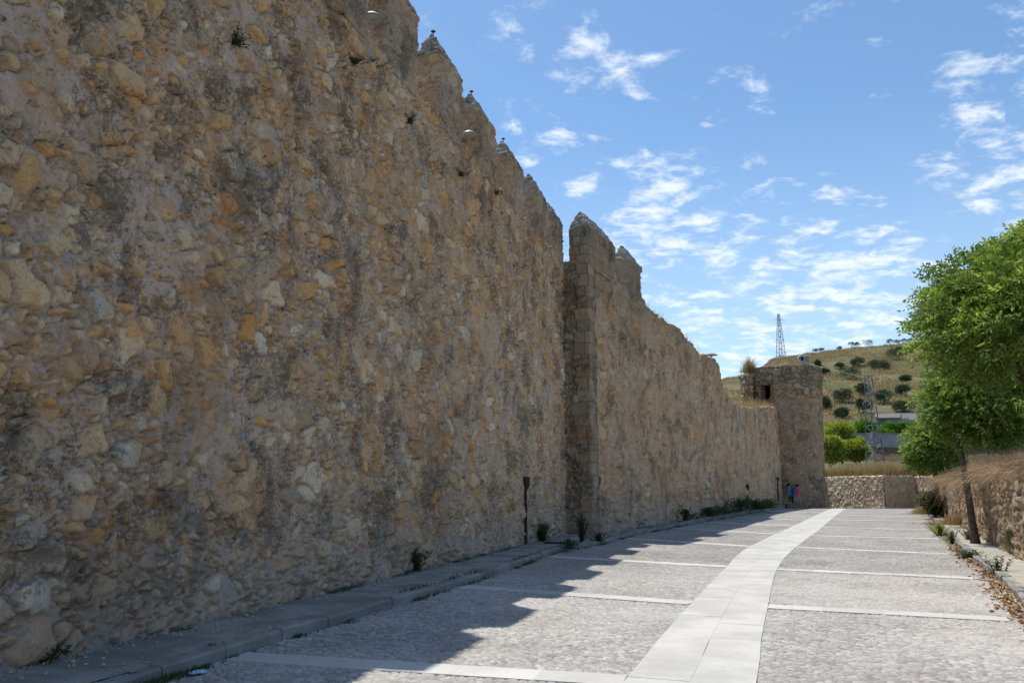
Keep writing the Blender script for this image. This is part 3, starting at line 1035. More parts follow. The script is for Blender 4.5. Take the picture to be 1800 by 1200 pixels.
masonry("ruined_curtain", [E1, C1, D2], us3, lambda u: -0.35, top2, 240, M['rubble_far'], wall, pat2, thick=0.85)
def pat3(U, Z):
    a = ashlar(U + 3.1, Z, 300, 0.46, 0.40, 0.03, 0.006)
    b = rubble(U + 70, Z, 430, 1.0, big=0.35, mortar=0.014, bury=0.3, prot=0.05)
    q = 0.26 * h2(np.floor(Z / 0.40), np.floor(Z / 0.40) * 0, 77) + 0.18
    isa = (U > BF - q - 0.15)
    return [np.where(isa, x, y_) for x, y_ in zip(a, b)]
usb = np.arange(0, BF + QW + 0.06, 0.028)
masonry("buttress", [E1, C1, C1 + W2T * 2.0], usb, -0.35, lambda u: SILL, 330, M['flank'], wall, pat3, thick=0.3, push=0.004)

# merlons with stone caps
def merlon(org, tdir, ndir, s0, length, zb, ze, zc, th, seed, pat, uoff, mat, finial=False):
    p0 = org + tdir * s0; p1 = org + tdir * (s0 + length)
    q1 = p1 - ndir * th; q0 = p0 - ndir * th
    out = [tuple(p0), tuple(p1), tuple(q1), tuple(q0), tuple(p0)]
    per = 2 * (length + th)
    k = int(per / 0.05)
    uu = np.linspace(0, per, k, endpoint=False)
    rr = random.Random(seed)
    jag = lambda u: ze
    mo = masonry("merlon", out, uu, zb, jag, int((ze - zb) / 0.04), mat, wall, pat=lambda U, Z: pat(U, Z), u0=uoff, closed=True, capz=ze, push=0.018)
    # pyramid cap of rough stones
    c = (p0 + q1) / 2
    P = np.array(out[:-1])
    uu2 = np.linspace(0, per, 72, endpoint=False)
    pos, nn_ = resample(out, uu2)
    rows = 15
    V = []; tn = []
    for j in range(rows + 1):
        f = j / rows
        fs = f ** 1.35 if f < 0.95 else 0.95 + (f - 0.95) * 1.0
        step = (np.floor(f * 4) + sstep(0.2, 0.9, (f * 4) % 1.0)) / 4 * 0.6 + f * 0.4
        rel = pos - p0
        sr = np.clip(rel @ tdir, min(0.17, length * 0.4), length * 0.5)
        tgt = p0 + tdir * sr[:, None] - ndir * (th * 0.5)
        rad = pos - tgt
        sc = 1.0 - fs * 0.95
        XY = tgt + rad * sc + nn_ * (0.03 * (1 - f)) * sc
        no = fbm(uu2 * 4.0 + seed, np.full_like(uu2, f * 9.0), 500 + seed, 3) - 0.5
        XY = XY + rad / (np.linalg.norm(rad, axis=1)[:, None]) * (no * (0.06 + 0.30 * f * (1 - f)))[:, None]
        Z = ze - 0.03 + (zc - ze + 0.03) * step + 0.10 * (1 - 0.7 * f) * (vnoise(uu2 * 4.0, np.full_like(uu2, j * 0.9), 600 + seed) - 0.5) * (1 if j else 0.5)
        V.append(np.stack([XY[:, 0], XY[:, 1], Z], -1)); tn.append(vnoise(uu2 * 5.0, np.full_like(uu2, j * 0.6), 700 + seed))
    # underside
    XY = c + (pos - c) * 0.9
    V.insert(0, np.stack([XY[:, 0], XY[:, 1], np.full(len(uu2), ze - 0.05)], -1)); tn.insert(0, tn[0])
    V = np.stack(V, 1); nu, nv = V.shape[:2]
    me = mesh_np("cap", V.reshape(-1, 3), grid_faces(nu, nv, 0, True), None, smooth=False,
                 attrs={'tone': np.stack(tn, 1).ravel(), 'mask': np.full(nu * nv, 0.8)})
    cap = link("cap", me, M['cap'], mo)
    cap.matrix_parent_inverse = Matrix.Identity(4)
    mo_off = Vector((0, 0, 0))
    if finial:
        mb = MB()
        c = p0 + tdir * 0.25 - ndir * (th * 0.5)
        mb.tube([(c[0], c[1], zc - 0.06), (c[0], c[1], zc + 0.12)], 0.01, 6)
        mb.lathe([(0.010, 0.09), (0.055, 0.10), (0.045, 0.115), (0.010, 0.13)], (c[0], c[1], zc), 12)
        fo = mb.build("finial", M['iron'], mo)
        fo.matrix_parent_inverse = Matrix.Identity(4)
    return mo


pat1m = lambda U, Z: [x * k for x, k in zip(rubble(U - S0, Z, 0, 0.86, big=0.32, mortar=0.014, bury=0.35, prot=0.035), (0.75, 1, 1))]
M['merlon'] = stone_mat('merlon_stone',
    [(0.0, (0.36, 0.28, 0.20)), (0.25, (0.52, 0.41, 0.29)), (0.5, (0.46, 0.36, 0.27)), (0.75, (0.60, 0.48, 0.34)), (1.0, (0.40, 0.30, 0.21))],
    (0.46, 0.36, 0.28), lichen=0.7, vary=0.8, gain=1.08)
ME = [(15.5, 16.72, 10.62, 0), (13.08, 14.46, 10.68, 0), (10.4, 11.73, 10.66, 1), (7.75, 9.1, 10.72, 1), (5.25, 6.63, 10.85, 1), (2.7, 4.09, 10.92, 1),
      (0.3, 1.98, 10.85, 0), (-2.5, -1.1, 10.8, 0), (-5.1, -3.7, 10.8, 0)]
for i, (s0, s1, ze, fi) in enumerate(ME):
    merlon(WA, WT, WN, s0, s1 - s0, SILL - 0.15, ze - 0.02, ze + 0.48 + 0.04 * math.sin(i * 2.1), 0.52, i, pat1m, S0 + s0, M['merlon'], bool(fi))
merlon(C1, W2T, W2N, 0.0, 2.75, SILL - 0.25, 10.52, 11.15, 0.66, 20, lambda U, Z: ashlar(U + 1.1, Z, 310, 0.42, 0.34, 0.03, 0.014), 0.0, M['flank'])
merlon(C1, W2T, W2N, 4.2, 1.55, SILL - 0.25, 10.45, 11.05, 0.6, 21, pat2, BF + 4.2, M['rubble_far'])

# ------------------------------------------------------------------ round tower
TC = np.array([21.55, 62.6]); TR = 2.42
tower = empty("round_tower", (float(TC[0]), float(TC[1]), 0), "round stone tower at the far end, dark doorway near its top", "tower")
kk = 330
ang = np.linspace(0, 2 * math.pi, kk + 1)
# start at the back; clockwise seen from above keeps the outside on the left, so run counter-clockwise
outl = [(TC[0] + TR * math.sin(a), TC[1] + TR * math.cos(a)) for a in -ang]
outl = [(TC[0] + TR * math.cos(a + 1.57), TC[1] + TR * math.sin(a + 1.57)) for a in ang]
uu = np.linspace(0, 2 * math.pi * TR * 0.9998, kk, endpoint=False)
def tower_pat(U, Z):
    a = rubble(U, Z, 800, 1.25, big=0.45, mortar=0.012, bury=0.05, prot=0.075)
    b = rubble(U, Z, 830, 0.85, big=0.2, mortar=0.02, bury=0.6, prot=0.04)
    k = (Z + 0.9 * (vnoise(U * 0.8, Z * 0.8, 9) - 0.5)) > 8.2
    r_ = [np.where(k, x, y_) for x, y_ in zip(a, b)]
    r_[2] = np.where(k, r_[2], 0.6 + 0.4 * r_[2])
    return r_
# angle of the doorway, seen from the road
u_door = None
dv = np.array([-1.95, -1.65]); ad = math.atan2(dv[1], dv[0]) - 1.57
if ad < 0: ad += 2 * math.pi
u_door = ad * TR
def hole(cu, cz): return (np.abs(cu - u_door) < 0.42 + 0.06 * np.sin(cz * 9)) & (cz > 7.3) & (cz < 9.35)
masonry("tower_wall", outl, uu, -0.4, lambda u: 10.72 + 0.16 * (float(vnoise(np.array(u * 2.9), np.array(0.5), 15)) - 0.5) + 0.10 * (float(vnoise(np.array(u * 7.0), np.array(0.5), 16)) - 0.5), 230, M['tower'], tower, tower_pat,
        closed=True, capz=10.4, batter=-0.032, hole=hole)
# door reveal: lintel and ragged jambs built into the opening
def tower_pt(u, r): a = u / TR + 1.57; return Vector((TC[0] + r * math.cos(a), TC[1] + r * math.sin(a), 0))
mb = MB()
rd = TR + 0.27
a0 = u_door / TR + 1.57
mb.box((TC[0] + (rd - 0.12) * math.cos(a0), TC[1] + (rd - 0.12) * math.sin(a0), 9.42), (0.42, 1.25, 0.2), rz=a0, bevel=0.03)
mb.build("lintel", M['tower'], tower)
mb = MB()
for sgn in (-1, 1):
    for k in range(9):
        a1 = a0 + sgn * (0.50 + random.uniform(-0.04, 0.08)) / rd
        mb.box((TC[0] + (rd - 0.16) * math.cos(a1), TC[1] + (rd - 0.16) * math.sin(a1), 7.4 + k * 0.22), (0.5, random.uniform(0.2, 0.34), 0.19), rz=a1 + random.uniform(-0.15, 0.15), bevel=0.03)
mb.build("jamb_stones", M['tower'], tower)

# broken stub of parapet beside the doorway
sp = at(1313, 690, 61.6)
sq = [(sp.x - 0.26, sp.y - 0.5), (sp.x + 0.30, sp.y - 0.5), (sp.x + 0.30, sp.y + 0.7), (sp.x - 0.26, sp.y + 0.7), (sp.x - 0.26, sp.y - 0.5)]
masonry("broken_parapet", sq, np.linspace(0, 3.52, 72, endpoint=False), 6.9, lambda u: 10.15 + 0.3 * (float(vnoise(np.array(u * 3.0), np.array(0.5), 19)) - 0.5), 70, M['tower'], tower,
        lambda U, Z: rubble(U, Z, 860, 1.0, big=0.5, mortar=0.010, bury=0.0, prot=0.11), closed=True, capz=10.1)

# ------------------------------------------------------------------ boundary wall at the end and retaining wall on the right
P1 = (26.73, 69.3); P2 = (27.54, 60.0); P3 = (30.24, 60.73); P4 = (30.52, 57.6)
bw = empty("boundary_wall", (28.5, 60.4, 0), "low pale stone boundary wall across the end of the road with a panel browned for shade", "wall")
pw = lambda s: (lambda U, Z: rubble(U, Z, s, 0.95, big=0.25, mortar=0.008, bury=0.0, prot=0.014))
def straight(name, a, b, z0, zt, mat, parent, pat, step=0.05, rows=50, thick=0.4):
    L = math.hypot(b[0] - a[0], b[1] - a[1])
    return masonry(name, [a, b], np.linspace(0, L, int(L / step) + 2), z0, zt, rows, mat, parent, pat, thick=thick)
straight("walling", P1, P2, -0.7, lambda u: 2.45, M['new_stone'], bw, pw(900), thick=0.05)
pn = straight("panel", (P2[0], P2[1] - 0.12), (P3[0], P3[1] - 0.12), -0.7, lambda u: 2.44 - (0.10 * max(0, (u - 2.6) / 0.2) if u > 2.6 else 0), M['panel_shaded'], bw, pw(910), thick=0.05)
pn['label'] = "stone panel, shade put into its browner colour"
straight("walling", P3, P4, -0.7, lambda u: 2.40, M['new_stone'], bw, pw(920), thick=0.35)

rwall = empty("retaining_wall", (10.6, 17.0, 0), "rough stone retaining wall under dry brush on the right of the road", "wall")
L = sum(math.dist(a, b) for a, b in zip(WRp, WRp[1:]))
uw = [0.0]
while uw[-1] < L:
    uw.append(uw[-1] + (0.045 if L - uw[-1] < 34 else 0.08))
uw[-1] = L
def rw_top(u): return 1.78 + 0.35 * (float(fbm(np.array(u * 0.5), np.array(1.5), 61, 4)) - 0.5) + 0.12 * (float(vnoise(np.array(u * 3.0), np.array(1.5), 62)) - 0.5) + 0.12 * float(sstep(30, 10, u))
masonry("walling", WRp, uw, -0.4, rw_top, 60, M['retaining'], rwall,
        lambda U, Z: rubble(U, Z, 940, 0.95, big=0.4, mortar=0.014, bury=0.3, prot=0.06), thick=0.5)

# ------------------------------------------------------------------ terrain beyond
RX = [-40, 60, 82.5, 95, 105, 108, 112, 118, 141, 165, 177, 200, 240, 330]
RZ = [30, 39, 44.8, 47.5, 51.5, 54.6, 55.6, 56.4, 58.8, 60.8, 61.2, 63, 62, 50]
def terrain(x, y):
    x = np.asarray(x, float); y = np.asarray(y, float)
    rx = x * 330 / np.maximum(y, 150)
    ridge = np.interp(0.35 * x + 0.65 * rx, RX, RZ)
    t = np.clip((y - 135) / 195, 0, 1)
    lo = np.interp(y, [60, 78, 100, 117, 119.5, 121, 135], [2.35, 2.35, 3.3, 5.2, 7.6, 9.4, 10.2])
    prof = t * (1.05 - 0.05 * t) + 0.03 * np.sin(t * 9.5) * np.sin(t * math.pi)
    prof = np.clip(prof, 0, 1)
    h = lo + (ridge - lo) * prof
    h = h - sstep(330, 620, y) * 40 - 0.9 * sstep(326, 345, y)
    h = h + (fbm(x * 0.045, y * 0.03, 71, 4) - 0.5) * 5.0 * sstep(135, 190, y) * (1 - 0.6 * sstep(300, 335, y)) + (fbm(x * 0.3, y * 0.25, 72, 3) - 0.5) * 0.9 * sstep(80, 130, y)
    return h
def tz(x, y): return float(terrain(np.array([x]), np.array([y]))[0])
def on_hill(px, py, y0=122.0, y1=420.0):
    """where the line of sight of a pixel meets the hillside"""
    r = ray(px, py); prev = None
    for y in np.arange(y0, y1, 1.0):
        t = y / r[1]
        if EYE + r[2] * t <= tz(r[0] * t, y):
            return r[0] * t, float(y)
    return r[0] * (331 / r[1]), 331.0

xs = np.concatenate([np.arange(-60, 20, 4.0), np.arange(20, 230, 1.4), np.arange(230, 420, 8.0)])
ysr = np.concatenate([np.arange(69, 116, 2.0), np.arange(116, 124, 0.5), np.arange(124, 340, 1.8), np.arange(340, 640, 12.0)])
X, Y = np.meshgrid(xs, ysr, indexing='ij')
V = np.stack([X, Y, terrain(X, Y)], -1).reshape(-1, 3)
o = link("hill", mesh_np("hill", V, grid_faces(len(xs), len(ysr)), smooth=True), M['hill'])
tag(o, kind='structure')

# terrace behind the boundary wall and bank behind the retaining wall
mb = MB()
mb.poly([(p[0], p[1], 2.36) for p in ((20, 69.8), (26.95, 69.6), (27.78, 60.35), (30.45, 61.05), (30.78, 57.9), (60, 58), (60, 76), (20, 76))])
tag(mb.build("terrace", M['soil']), kind='structure')
wl = np.array(WRp)
offs = [0.15, 0.6, 1.2, 2.2, 4, 8, 18, 40]
zz_ = [1.72, 1.95, 2.15, 2.35, 2.5, 2.7, 3.0, 3.5]
rowsV = []
Ls = np.linspace(0, L * 0.999, 90)
pos, nrm = resample(WRp, Ls)
for off, z in zip(offs, zz_):
    XY = pos + np.array([0.92, -0.39]) * off
    zb = z + 0.25 * (fbm(Ls * 0.5, np.full_like(Ls, off), 81, 3) - 0.5) * (1 if off > 0.3 else 0.2)
    rowsV.append(np.stack([XY[:, 0], XY[:, 1], zb], -1))
V = np.stack(rowsV, 1)
o = link("bank", mesh_np("bank", V.reshape(-1, 3), grid_faces(V.shape[0], V.shape[1]), smooth=True), M['soil'])
tag(o, kind='structure')

# ------------------------------------------------------------------ foliage builders
def leaf_quads(B, A, Wd, L, W):
    """rhombic leaves: base points, unit axes, unit width vectors, lengths, widths"""
    L = L[:, None]; W = W[:, None]
    up = np.cross(A, Wd)
    v0 = B; v1 = B + A * L * 0.45 + Wd * W * 0.5 + up * L * 0.05; v2 = B + A * L; v3 = B + A * L * 0.45 - Wd * W * 0.5 + up * L * 0.05
    return np.stack([v0, v1, v2, v3], 1).reshape(-1, 3)


def unit(v):
    return v / np.maximum(np.linalg.norm(v, axis=-1, keepdims=True), 1e-9)


def fronds(C, Dr, r, K, flen, L, W, droop=0.35):
    """pinnate fronds with K leaflets each at centres C pointing along Dr"""
    n_ = len(C)
    Dr = unit(Dr)
    ref = unit(r.normal(size=(n_, 3)))
    S = unit(np.cross(Dr, ref)); U = np.cross(S, Dr)
    Bs = []; As = []; Ws = []; Ls = []; Wi = []; own = []
    for k in range(K):
        f = (k // 2 + 0.6) / ((K + 1) // 2)
        side = 1 if k % 2 else -1
        p = C + Dr * (flen * f)[:, None] - np.array([0, 0, 1.0]) * (droop * flen * f * f)[:, None]
        if k == K - 1:
            a = Dr.copy()
        else:
            a = Dr * 0.55 + S * side * 0.9
        a = unit(a + 0.25 * r.normal(size=(n_, 3)) - np.array([0, 0, 0.25]))
        wv = unit(np.cross(a, U + 0.35 * r.normal(size=(n_, 3))))
        Bs.append(p); As.append(a); Ws.append(wv)
        Ls.append(L * (0.75 + 0.5 * r.random(n_))); Wi.append(W * (0.75 + 0.5 * r.random(n_))); own.append(np.arange(n_))
    V = leaf_quads(np.concatenate(Bs), np.concatenate(As), np.concatenate(Ws), np.concatenate(Ls), np.concatenate(Wi))
    return V, np.concatenate(own)


def quads_mesh(name, V, tone4):
    nq = len(V) // 4
    Fq = np.arange(nq * 4).reshape(-1, 4)
    return mesh_np(name, V, Fq, attrs={'tone': tone4})


def crown_points(c, rad, r, lumps, lump_r, n_f, shell=0.75, low=-0.55):
    """points spread over many boughs that fill an ellipsoid; returns points, directions and bough ids"""
    d = unit(r.normal(size=(lumps * 3, 3)))
    d = d[d[:, 2] > low][:lumps]
    k = len(d)
    f = shell * (0.25 + 0.75 * r.random(k) ** 0.45)
    lc = c + d * rad * f[:, None]
    lr = lump_r * (0.65 + 0.7 * r.random(k))
    wts = lr ** 2 / (lr ** 2).sum()
    idx = r.choice(k, n_f, p=wts)
    dd = unit(r.normal(size=(n_f, 3)) + np.array([0, 0, 0.35]))
    P = lc[idx] + dd * (lr[idx] * (0.35 + 0.65 * r.random(n_f) ** 0.5))[:, None] * np.array([1.1, 1.1, 0.8])
    Dr = unit(dd + 0.5 * unit(P - c) + 0.4 * r.normal(size=(n_f, 3)))
    return P, Dr, idx, lc, lr


def tree(name, base, label, cat, group, h_trunk, crown_c, rad, lumps, lump_r, n_f, K, flen, L, W, mat, seed, lean=(0, 0), trunk_r=0.1, low=-0.55, limbs=7):
    r = np.random.default_rng(seed)
    rr = random.Random(seed)
    root = empty(name, base, label, cat, group)
    c = np.array(crown_c)
    P, Dr, idx, lc, lr = crown_points(c, np.array(rad), r, lumps, lump_r, n_f, low=low)
    V, own = fronds(P, Dr, r, K, flen * (0.7 + 0.6 * r.random(n_f)), L, W)
    bt = r.random(len(lc))
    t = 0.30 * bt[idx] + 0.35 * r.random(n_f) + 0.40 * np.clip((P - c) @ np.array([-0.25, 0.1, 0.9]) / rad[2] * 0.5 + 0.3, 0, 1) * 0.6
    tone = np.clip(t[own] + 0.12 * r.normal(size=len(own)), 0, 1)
    link("crown", quads_mesh("crown", V, np.repeat(tone, 4)), mat, root)
    mb = MB()
    b = Vector(base); top = Vector((b.x + lean[0], b.y + lean[1], b.z + h_trunk))
    pts = []; rads = []
    for i in range(9):
        f = i / 8
        p = b.lerp(top, f) + Vector((math.sin(f * 5 + seed) * 0.025, math.cos(f * 4 + seed) * 0.02, 0))
        pts.append(p); rads.append(trunk_r * (1.45 - 0.45 * min(1, f * 6)) * (1 - 0.25 * f))
    pts[0].z -= 0.1
    mb.tube(pts, rads, 10)
    far = sorted(range(len(lc)), key=lambda i: rr.random())[:limbs]
    for i in far:
        e = Vector(lc[i]); mid = top.lerp(e, 0.5) + Vector((rr.uniform(-.15, .15), rr.uniform(-.15, .15), 0.12))
        q = [top + Vector((0, 0, -0.12)), top.lerp(mid, 0.5) + Vector((0, 0, 0.06)), mid, e]
        mb.tube(q, [trunk_r * 0.55, trunk_r * 0.42, trunk_r * 0.3, trunk_r * 0.1], 6)
        for _ in range(2):
            e2 = Vector(lc[rr.randrange(len(lc))])
            if (e2 - mid).length < rad[0] * 0.9:
                mb.tube([mid, mid.lerp(e2, 0.5) + Vector((0, 0, 0.05)), e2], [trunk_r * 0.24, trunk_r * 0.15, trunk_r * 0.05], 5)
    mb.build("trunk", M['bark'], root, smooth=True)
    return root


KT = 0.10
# three street trees along the right-hand pavement
tp = gpt(1717, 955, KT)
G = "street trees along the right pavement"
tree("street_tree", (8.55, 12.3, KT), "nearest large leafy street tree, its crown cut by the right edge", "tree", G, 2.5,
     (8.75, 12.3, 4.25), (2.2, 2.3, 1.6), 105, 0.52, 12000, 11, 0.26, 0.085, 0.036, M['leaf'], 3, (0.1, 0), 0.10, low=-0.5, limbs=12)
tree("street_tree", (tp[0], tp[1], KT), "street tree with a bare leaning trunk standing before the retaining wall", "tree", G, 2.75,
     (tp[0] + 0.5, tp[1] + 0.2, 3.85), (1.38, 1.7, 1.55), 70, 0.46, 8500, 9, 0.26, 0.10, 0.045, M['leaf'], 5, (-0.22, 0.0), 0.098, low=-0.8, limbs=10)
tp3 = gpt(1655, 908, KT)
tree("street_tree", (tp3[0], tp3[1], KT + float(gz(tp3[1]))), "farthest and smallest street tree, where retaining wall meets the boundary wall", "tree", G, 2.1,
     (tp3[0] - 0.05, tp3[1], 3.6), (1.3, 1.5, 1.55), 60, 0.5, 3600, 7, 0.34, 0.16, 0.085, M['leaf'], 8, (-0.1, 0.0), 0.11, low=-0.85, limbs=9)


# blades of grass
def blades(P, h, w_, r, lean=0.35, wind=(0.0, 0.0)):
    n_ = len(P)
    a = r.random(n_) * 2 * math.pi
    Wd = np.stack([np.cos(a), np.sin(a), np.zeros(n_)], 1) * (w_ * 0.5)[:, None]
    b = r.random(n_) * 2 * math.pi
    ln = np.abs(r.normal(size=n_)) * lean
    T = np.stack([np.cos(b) * ln + wind[0], np.sin(b) * ln + wind[1], np.ones(n_)], 1)
    mid = P + T * (h * 0.55)[:, None] * np.array([0.7, 0.7, 1])
    tip = P + T * h[:, None] * np.array([1.5, 1.5, 1]) - np.array([0, 0, 1.0]) * (ln * ln * h * 0.5)[:, None]
    V = np.stack([P - Wd, P + Wd, mid + Wd * 0.75, mid - Wd * 0.75, tip], 1).reshape(-1, 3)
    i = np.arange(n_)[:, None] * 5
    return V, i + np.array([[0, 1, 2, 3]]), i + np.array([[3, 2, 4]])


def grass(name, P, h, w_, mat, seed, lean=0.35, tone=None, wind=(0, 0), kind='stuff', parent=None, lab=None):
    r = np.random.default_rng(seed)
    V, Fq, Ft = blades(P, h, w_, r, lean, wind)
    t = (r.random(len(P)) if tone is None else np.clip(tone + 0.18 * r.normal(size=len(P)), 0, 1))
    o = link(name, mesh_np(name, V, Fq, Ft, attrs={'tone': np.repeat(t, 5)}), mat, parent)
    if kind: o['kind'] = kind
    return o


r = np.random.default_rng(21)
# tall dry grass on the terrace behind the boundary wall
def in_poly(x, y, poly):
    ins = np.zeros(len(x), bool); j = len(poly) - 1
    for i in range(len(poly)):
        xi, yi = poly[i]; xj, yj = poly[j]
        m = ((yi > y) != (yj > y)) & (x < (xj - xi) * (y - yi) / (yj - yi + 1e-12) + xi)
        ins ^= m; j = i
    return ins
poly = [(24.5, 69.9), (27.0, 69.3), (27.85, 60.45), (30.5, 61.15), (30.9, 58.6), (36, 58.5), (36, 70), (24, 70)]
x = r.uniform(24, 36, 60000); y = r.uniform(58, 70, 60000)
m = in_poly(x, y, poly); x = x[m]; y = y[m]
hh = (0.75 + 0.55 * fbm(x * 0.6, y * 0.6, 5, 3)) * (0.7 + 0.5 * r.random(len(x)))
grass("dry_grass", np.stack([x, y, np.full(len(x), 2.35)], 1), hh, np.full(len(x), 0.022), M['straw'], 31, 0.22, tone=0.35 + 0.55 * fbm(x * 0.8, y * 0.8, 6, 3))

# dry brush on the bank over the retaining wall
Lq = r.uniform(0.5, L * 0.86, 130000)
off = np.abs(r.normal(size=len(Lq))) * 0.9 - 0.03
pos, _ = resample(WRp, Lq)
XY = pos + np.array([0.92, -0.39]) * off[:, None]
zb = np.interp(off, offs, zz_) - 0.05
zb = np.where(off < 0.1, np.array([rw_top(u) for u in Lq]) - 0.05, zb)
den = fbm(Lq * 0.55, off * 0.5, 44, 3)
keep = (den > 0.34) | (r.random(len(Lq)) < 0.4)
hh = (0.30 + 1.15 * np.clip(den - 0.25, 0, 1)) * (0.35 + 0.65 * r.random(len(Lq)))
P = np.stack([XY[:, 0], XY[:, 1], zb], 1)[keep]
grass("dry_brush", P, hh[keep], np.full(keep.sum(), 0.0065), M['brush'], 32, 0.7, tone=(0.15 + 0.75 * fbm(Lq * 0.8, off * 0.8, 45, 3))[keep], wind=(0.0, 0.0))
# stems that hang over the wall face
Lq = r.uniform(1, L * 0.86, 5000)
den = fbm(Lq * 0.45, np.full_like(Lq, 2.0), 46, 3); k = den > 0.51; Lq = Lq[k]; den = den[k]
pos, nn_ = resample(WRp, Lq)
zt = np.array([rw_top(u) for u in Lq])
dropl = (0.15 + 1.7 * (den - 0.51) * 1.8) * r.random(len(Lq))
start = np.stack([pos[:, 0] + nn_[:, 0] * 0.06, pos[:, 1] + nn_[:, 1] * 0.06, zt + 0.12], 1)
a = r.normal(size=(len(Lq), 3)) * 0.55
end = start + np.stack([nn_[:, 0] * (0.12 + 0.2 * r.random(len(Lq))) + a[:, 0], nn_[:, 1] * (0.12 + 0.2 * r.random(len(Lq))) + a[:, 1], -dropl], 1)
mid = (start + end) / 2 + np.stack([nn_[:, 0] * 0.14, nn_[:, 1] * 0.14, np.full(len(Lq), 0.12)], 1)
ax = unit(r.normal(size=(len(Lq), 3))) * 0.004
V = np.stack([start - ax, start + ax, mid + ax, mid - ax, end], 1).reshape(-1, 3)
i = np.arange(len(Lq))[:, None] * 5
o = link("hanging_brush", mesh_np("hanging_brush", V, i + np.array([[0, 1, 2, 3]]), i + np.array([[3, 2, 4]]), attrs={'tone': np.repeat(r.random(len(Lq)), 5)}), M['brush'])
o['kind'] = 'stuff'

# fallen leaves along the right kerb
yq = r.uniform(7, 45, 2400) ; yq = 7 + (yq - 7) * r.random(len(yq)) ** 0.5
clump = fbm(yq * 0.9, np.zeros_like(yq), 52, 3)
yq = yq[(clump > 0.42) | (r.random(len(yq)) < 0.35)]
offk = -np.abs(r.normal(size=len(yq))) * 0.17 - 0.02
xq = kr(yq) + offk + 0.02
Bp = np.stack([xq, yq, gz(yq) + 0.012 + 0.03 * r.random(len(yq)) * np.exp(offk * 6)], 1)
A = unit(np.stack([r.normal(size=len(yq)), r.normal(size=len(yq)), 0.35 * r.normal(size=len(yq))], 1))
Wd = unit(np.cross(A, np.array([0, 0, 1.0]) + 0.5 * r.normal(size=(len(yq), 3))))
V = leaf_quads(Bp, A, Wd, 0.05 + 0.05 * r.random(len(yq)), 0.03 + 0.035 * r.random(len(yq)))
o = link("fallen_leaves", quads_mesh("fallen_leaves", V, np.repeat(r.random(len(yq)), 4)), M['litter_leaf']); o['kind'] = 'stuff'

# sparse grass along the top of the ruined wall
Lq = np.concatenate([r.uniform(6.6, 19.4, 900), r.uniform(21, 38, 2600)])
cl = fbm(Lq * 0.9, np.zeros_like(Lq), 57, 3)
Lq = Lq[((cl > 0.55) & (Lq < 20)) | ((Lq > 21) & (cl > 0.40))]
th = -r.random(len(Lq)) * 0.75
P = np.stack([C1[0] + W2T[0] * Lq + W2N[0] * th, C1[1] + W2T[1] * Lq + W2N[1] * th, np.array([top2(q + BF) for q in Lq]) - 0.05], 1)
grass("wall_top_grass", P, 0.22 + 0.55 * r.random(len(Lq)) ** 2, np.full(len(Lq), 0.014), M['straw'], 33, 0.3, tone=0.25 + 0.4 * r.random(len(Lq)))


# plants growing at the foot of the walls and on the tops
def weed(name, base, h, spread, nst0, label, seed, mat='leaf_weed', leaf=0.05, straw=0.0, cat='weed', group=None):
    r = np.random.default_rng(seed)
    Bs = []; As = []; own = []
    sticks = MB()
    for s in range(int(nst0 * 1.8)):
        a = r.random() * 6.283; ln = abs(r.normal()) * spread
        hs = h * (0.5 + 0.5 * r.random())
        p0 = Vector((base[0] + math.cos(a) * ln * 0.25, base[1] + math.sin(a) * ln * 0.25, base[2] - 0.03))
        p2 = p0 + Vector((math.cos(a) * ln, math.sin(a) * ln, hs)); p1 = p0.lerp(p2, 0.5) + Vector((0, 0, hs * 0.12))
        sticks.tube([p0, p1, p2], [0.006, 0.005, 0.003], 4)
        m_ = max(5, int(hs / leaf * 3.0))
        for q in range(m_):
            f = 0.12 + 0.88 * q / m_
            c = p0.lerp(p1, f * 2) if f < 0.5 else p1.lerp(p2, f * 2 - 1)
            Bs.append(np.array(c)); As.append(unit(np.array([math.cos(a + q * 2.4) , math.sin(a + q * 2.4), 0.35 + 0.5 * r.normal()])))
    Bs = np.array(Bs); As = np.array(As); n_ = len(Bs)
    Wd = unit(np.cross(As, np.array([0, 0, 1.0]) + 0.5 * r.normal(size=(n_, 3))))
    V = leaf_quads(Bs, As, Wd, leaf * (0.7 + 0.8 * r.random(n_)), leaf * 0.5 * (0.7 + 0.6 * r.random(n_)))
    o = empty(name, (base[0], base[1], base[2]), label, cat, group)
    link("leaves", quads_mesh("leaves", V, np.repeat(r.random(n_), 4)), M[mat], o)
    sticks.build("stems", M[mat], o)
    return o


def foot(px, py, dz=0.0):
    """point on the left pavement at a pixel"""
    rr_ = ray(px, py); yv = 20.0
    for _ in range(60):
        z = float(side_rise(min(yv, 56.0))) + dz
        yv = rr_[1] * (z - EYE) / rr_[2]
    return (rr_[0] * (z - EYE) / rr_[2], yv, z)


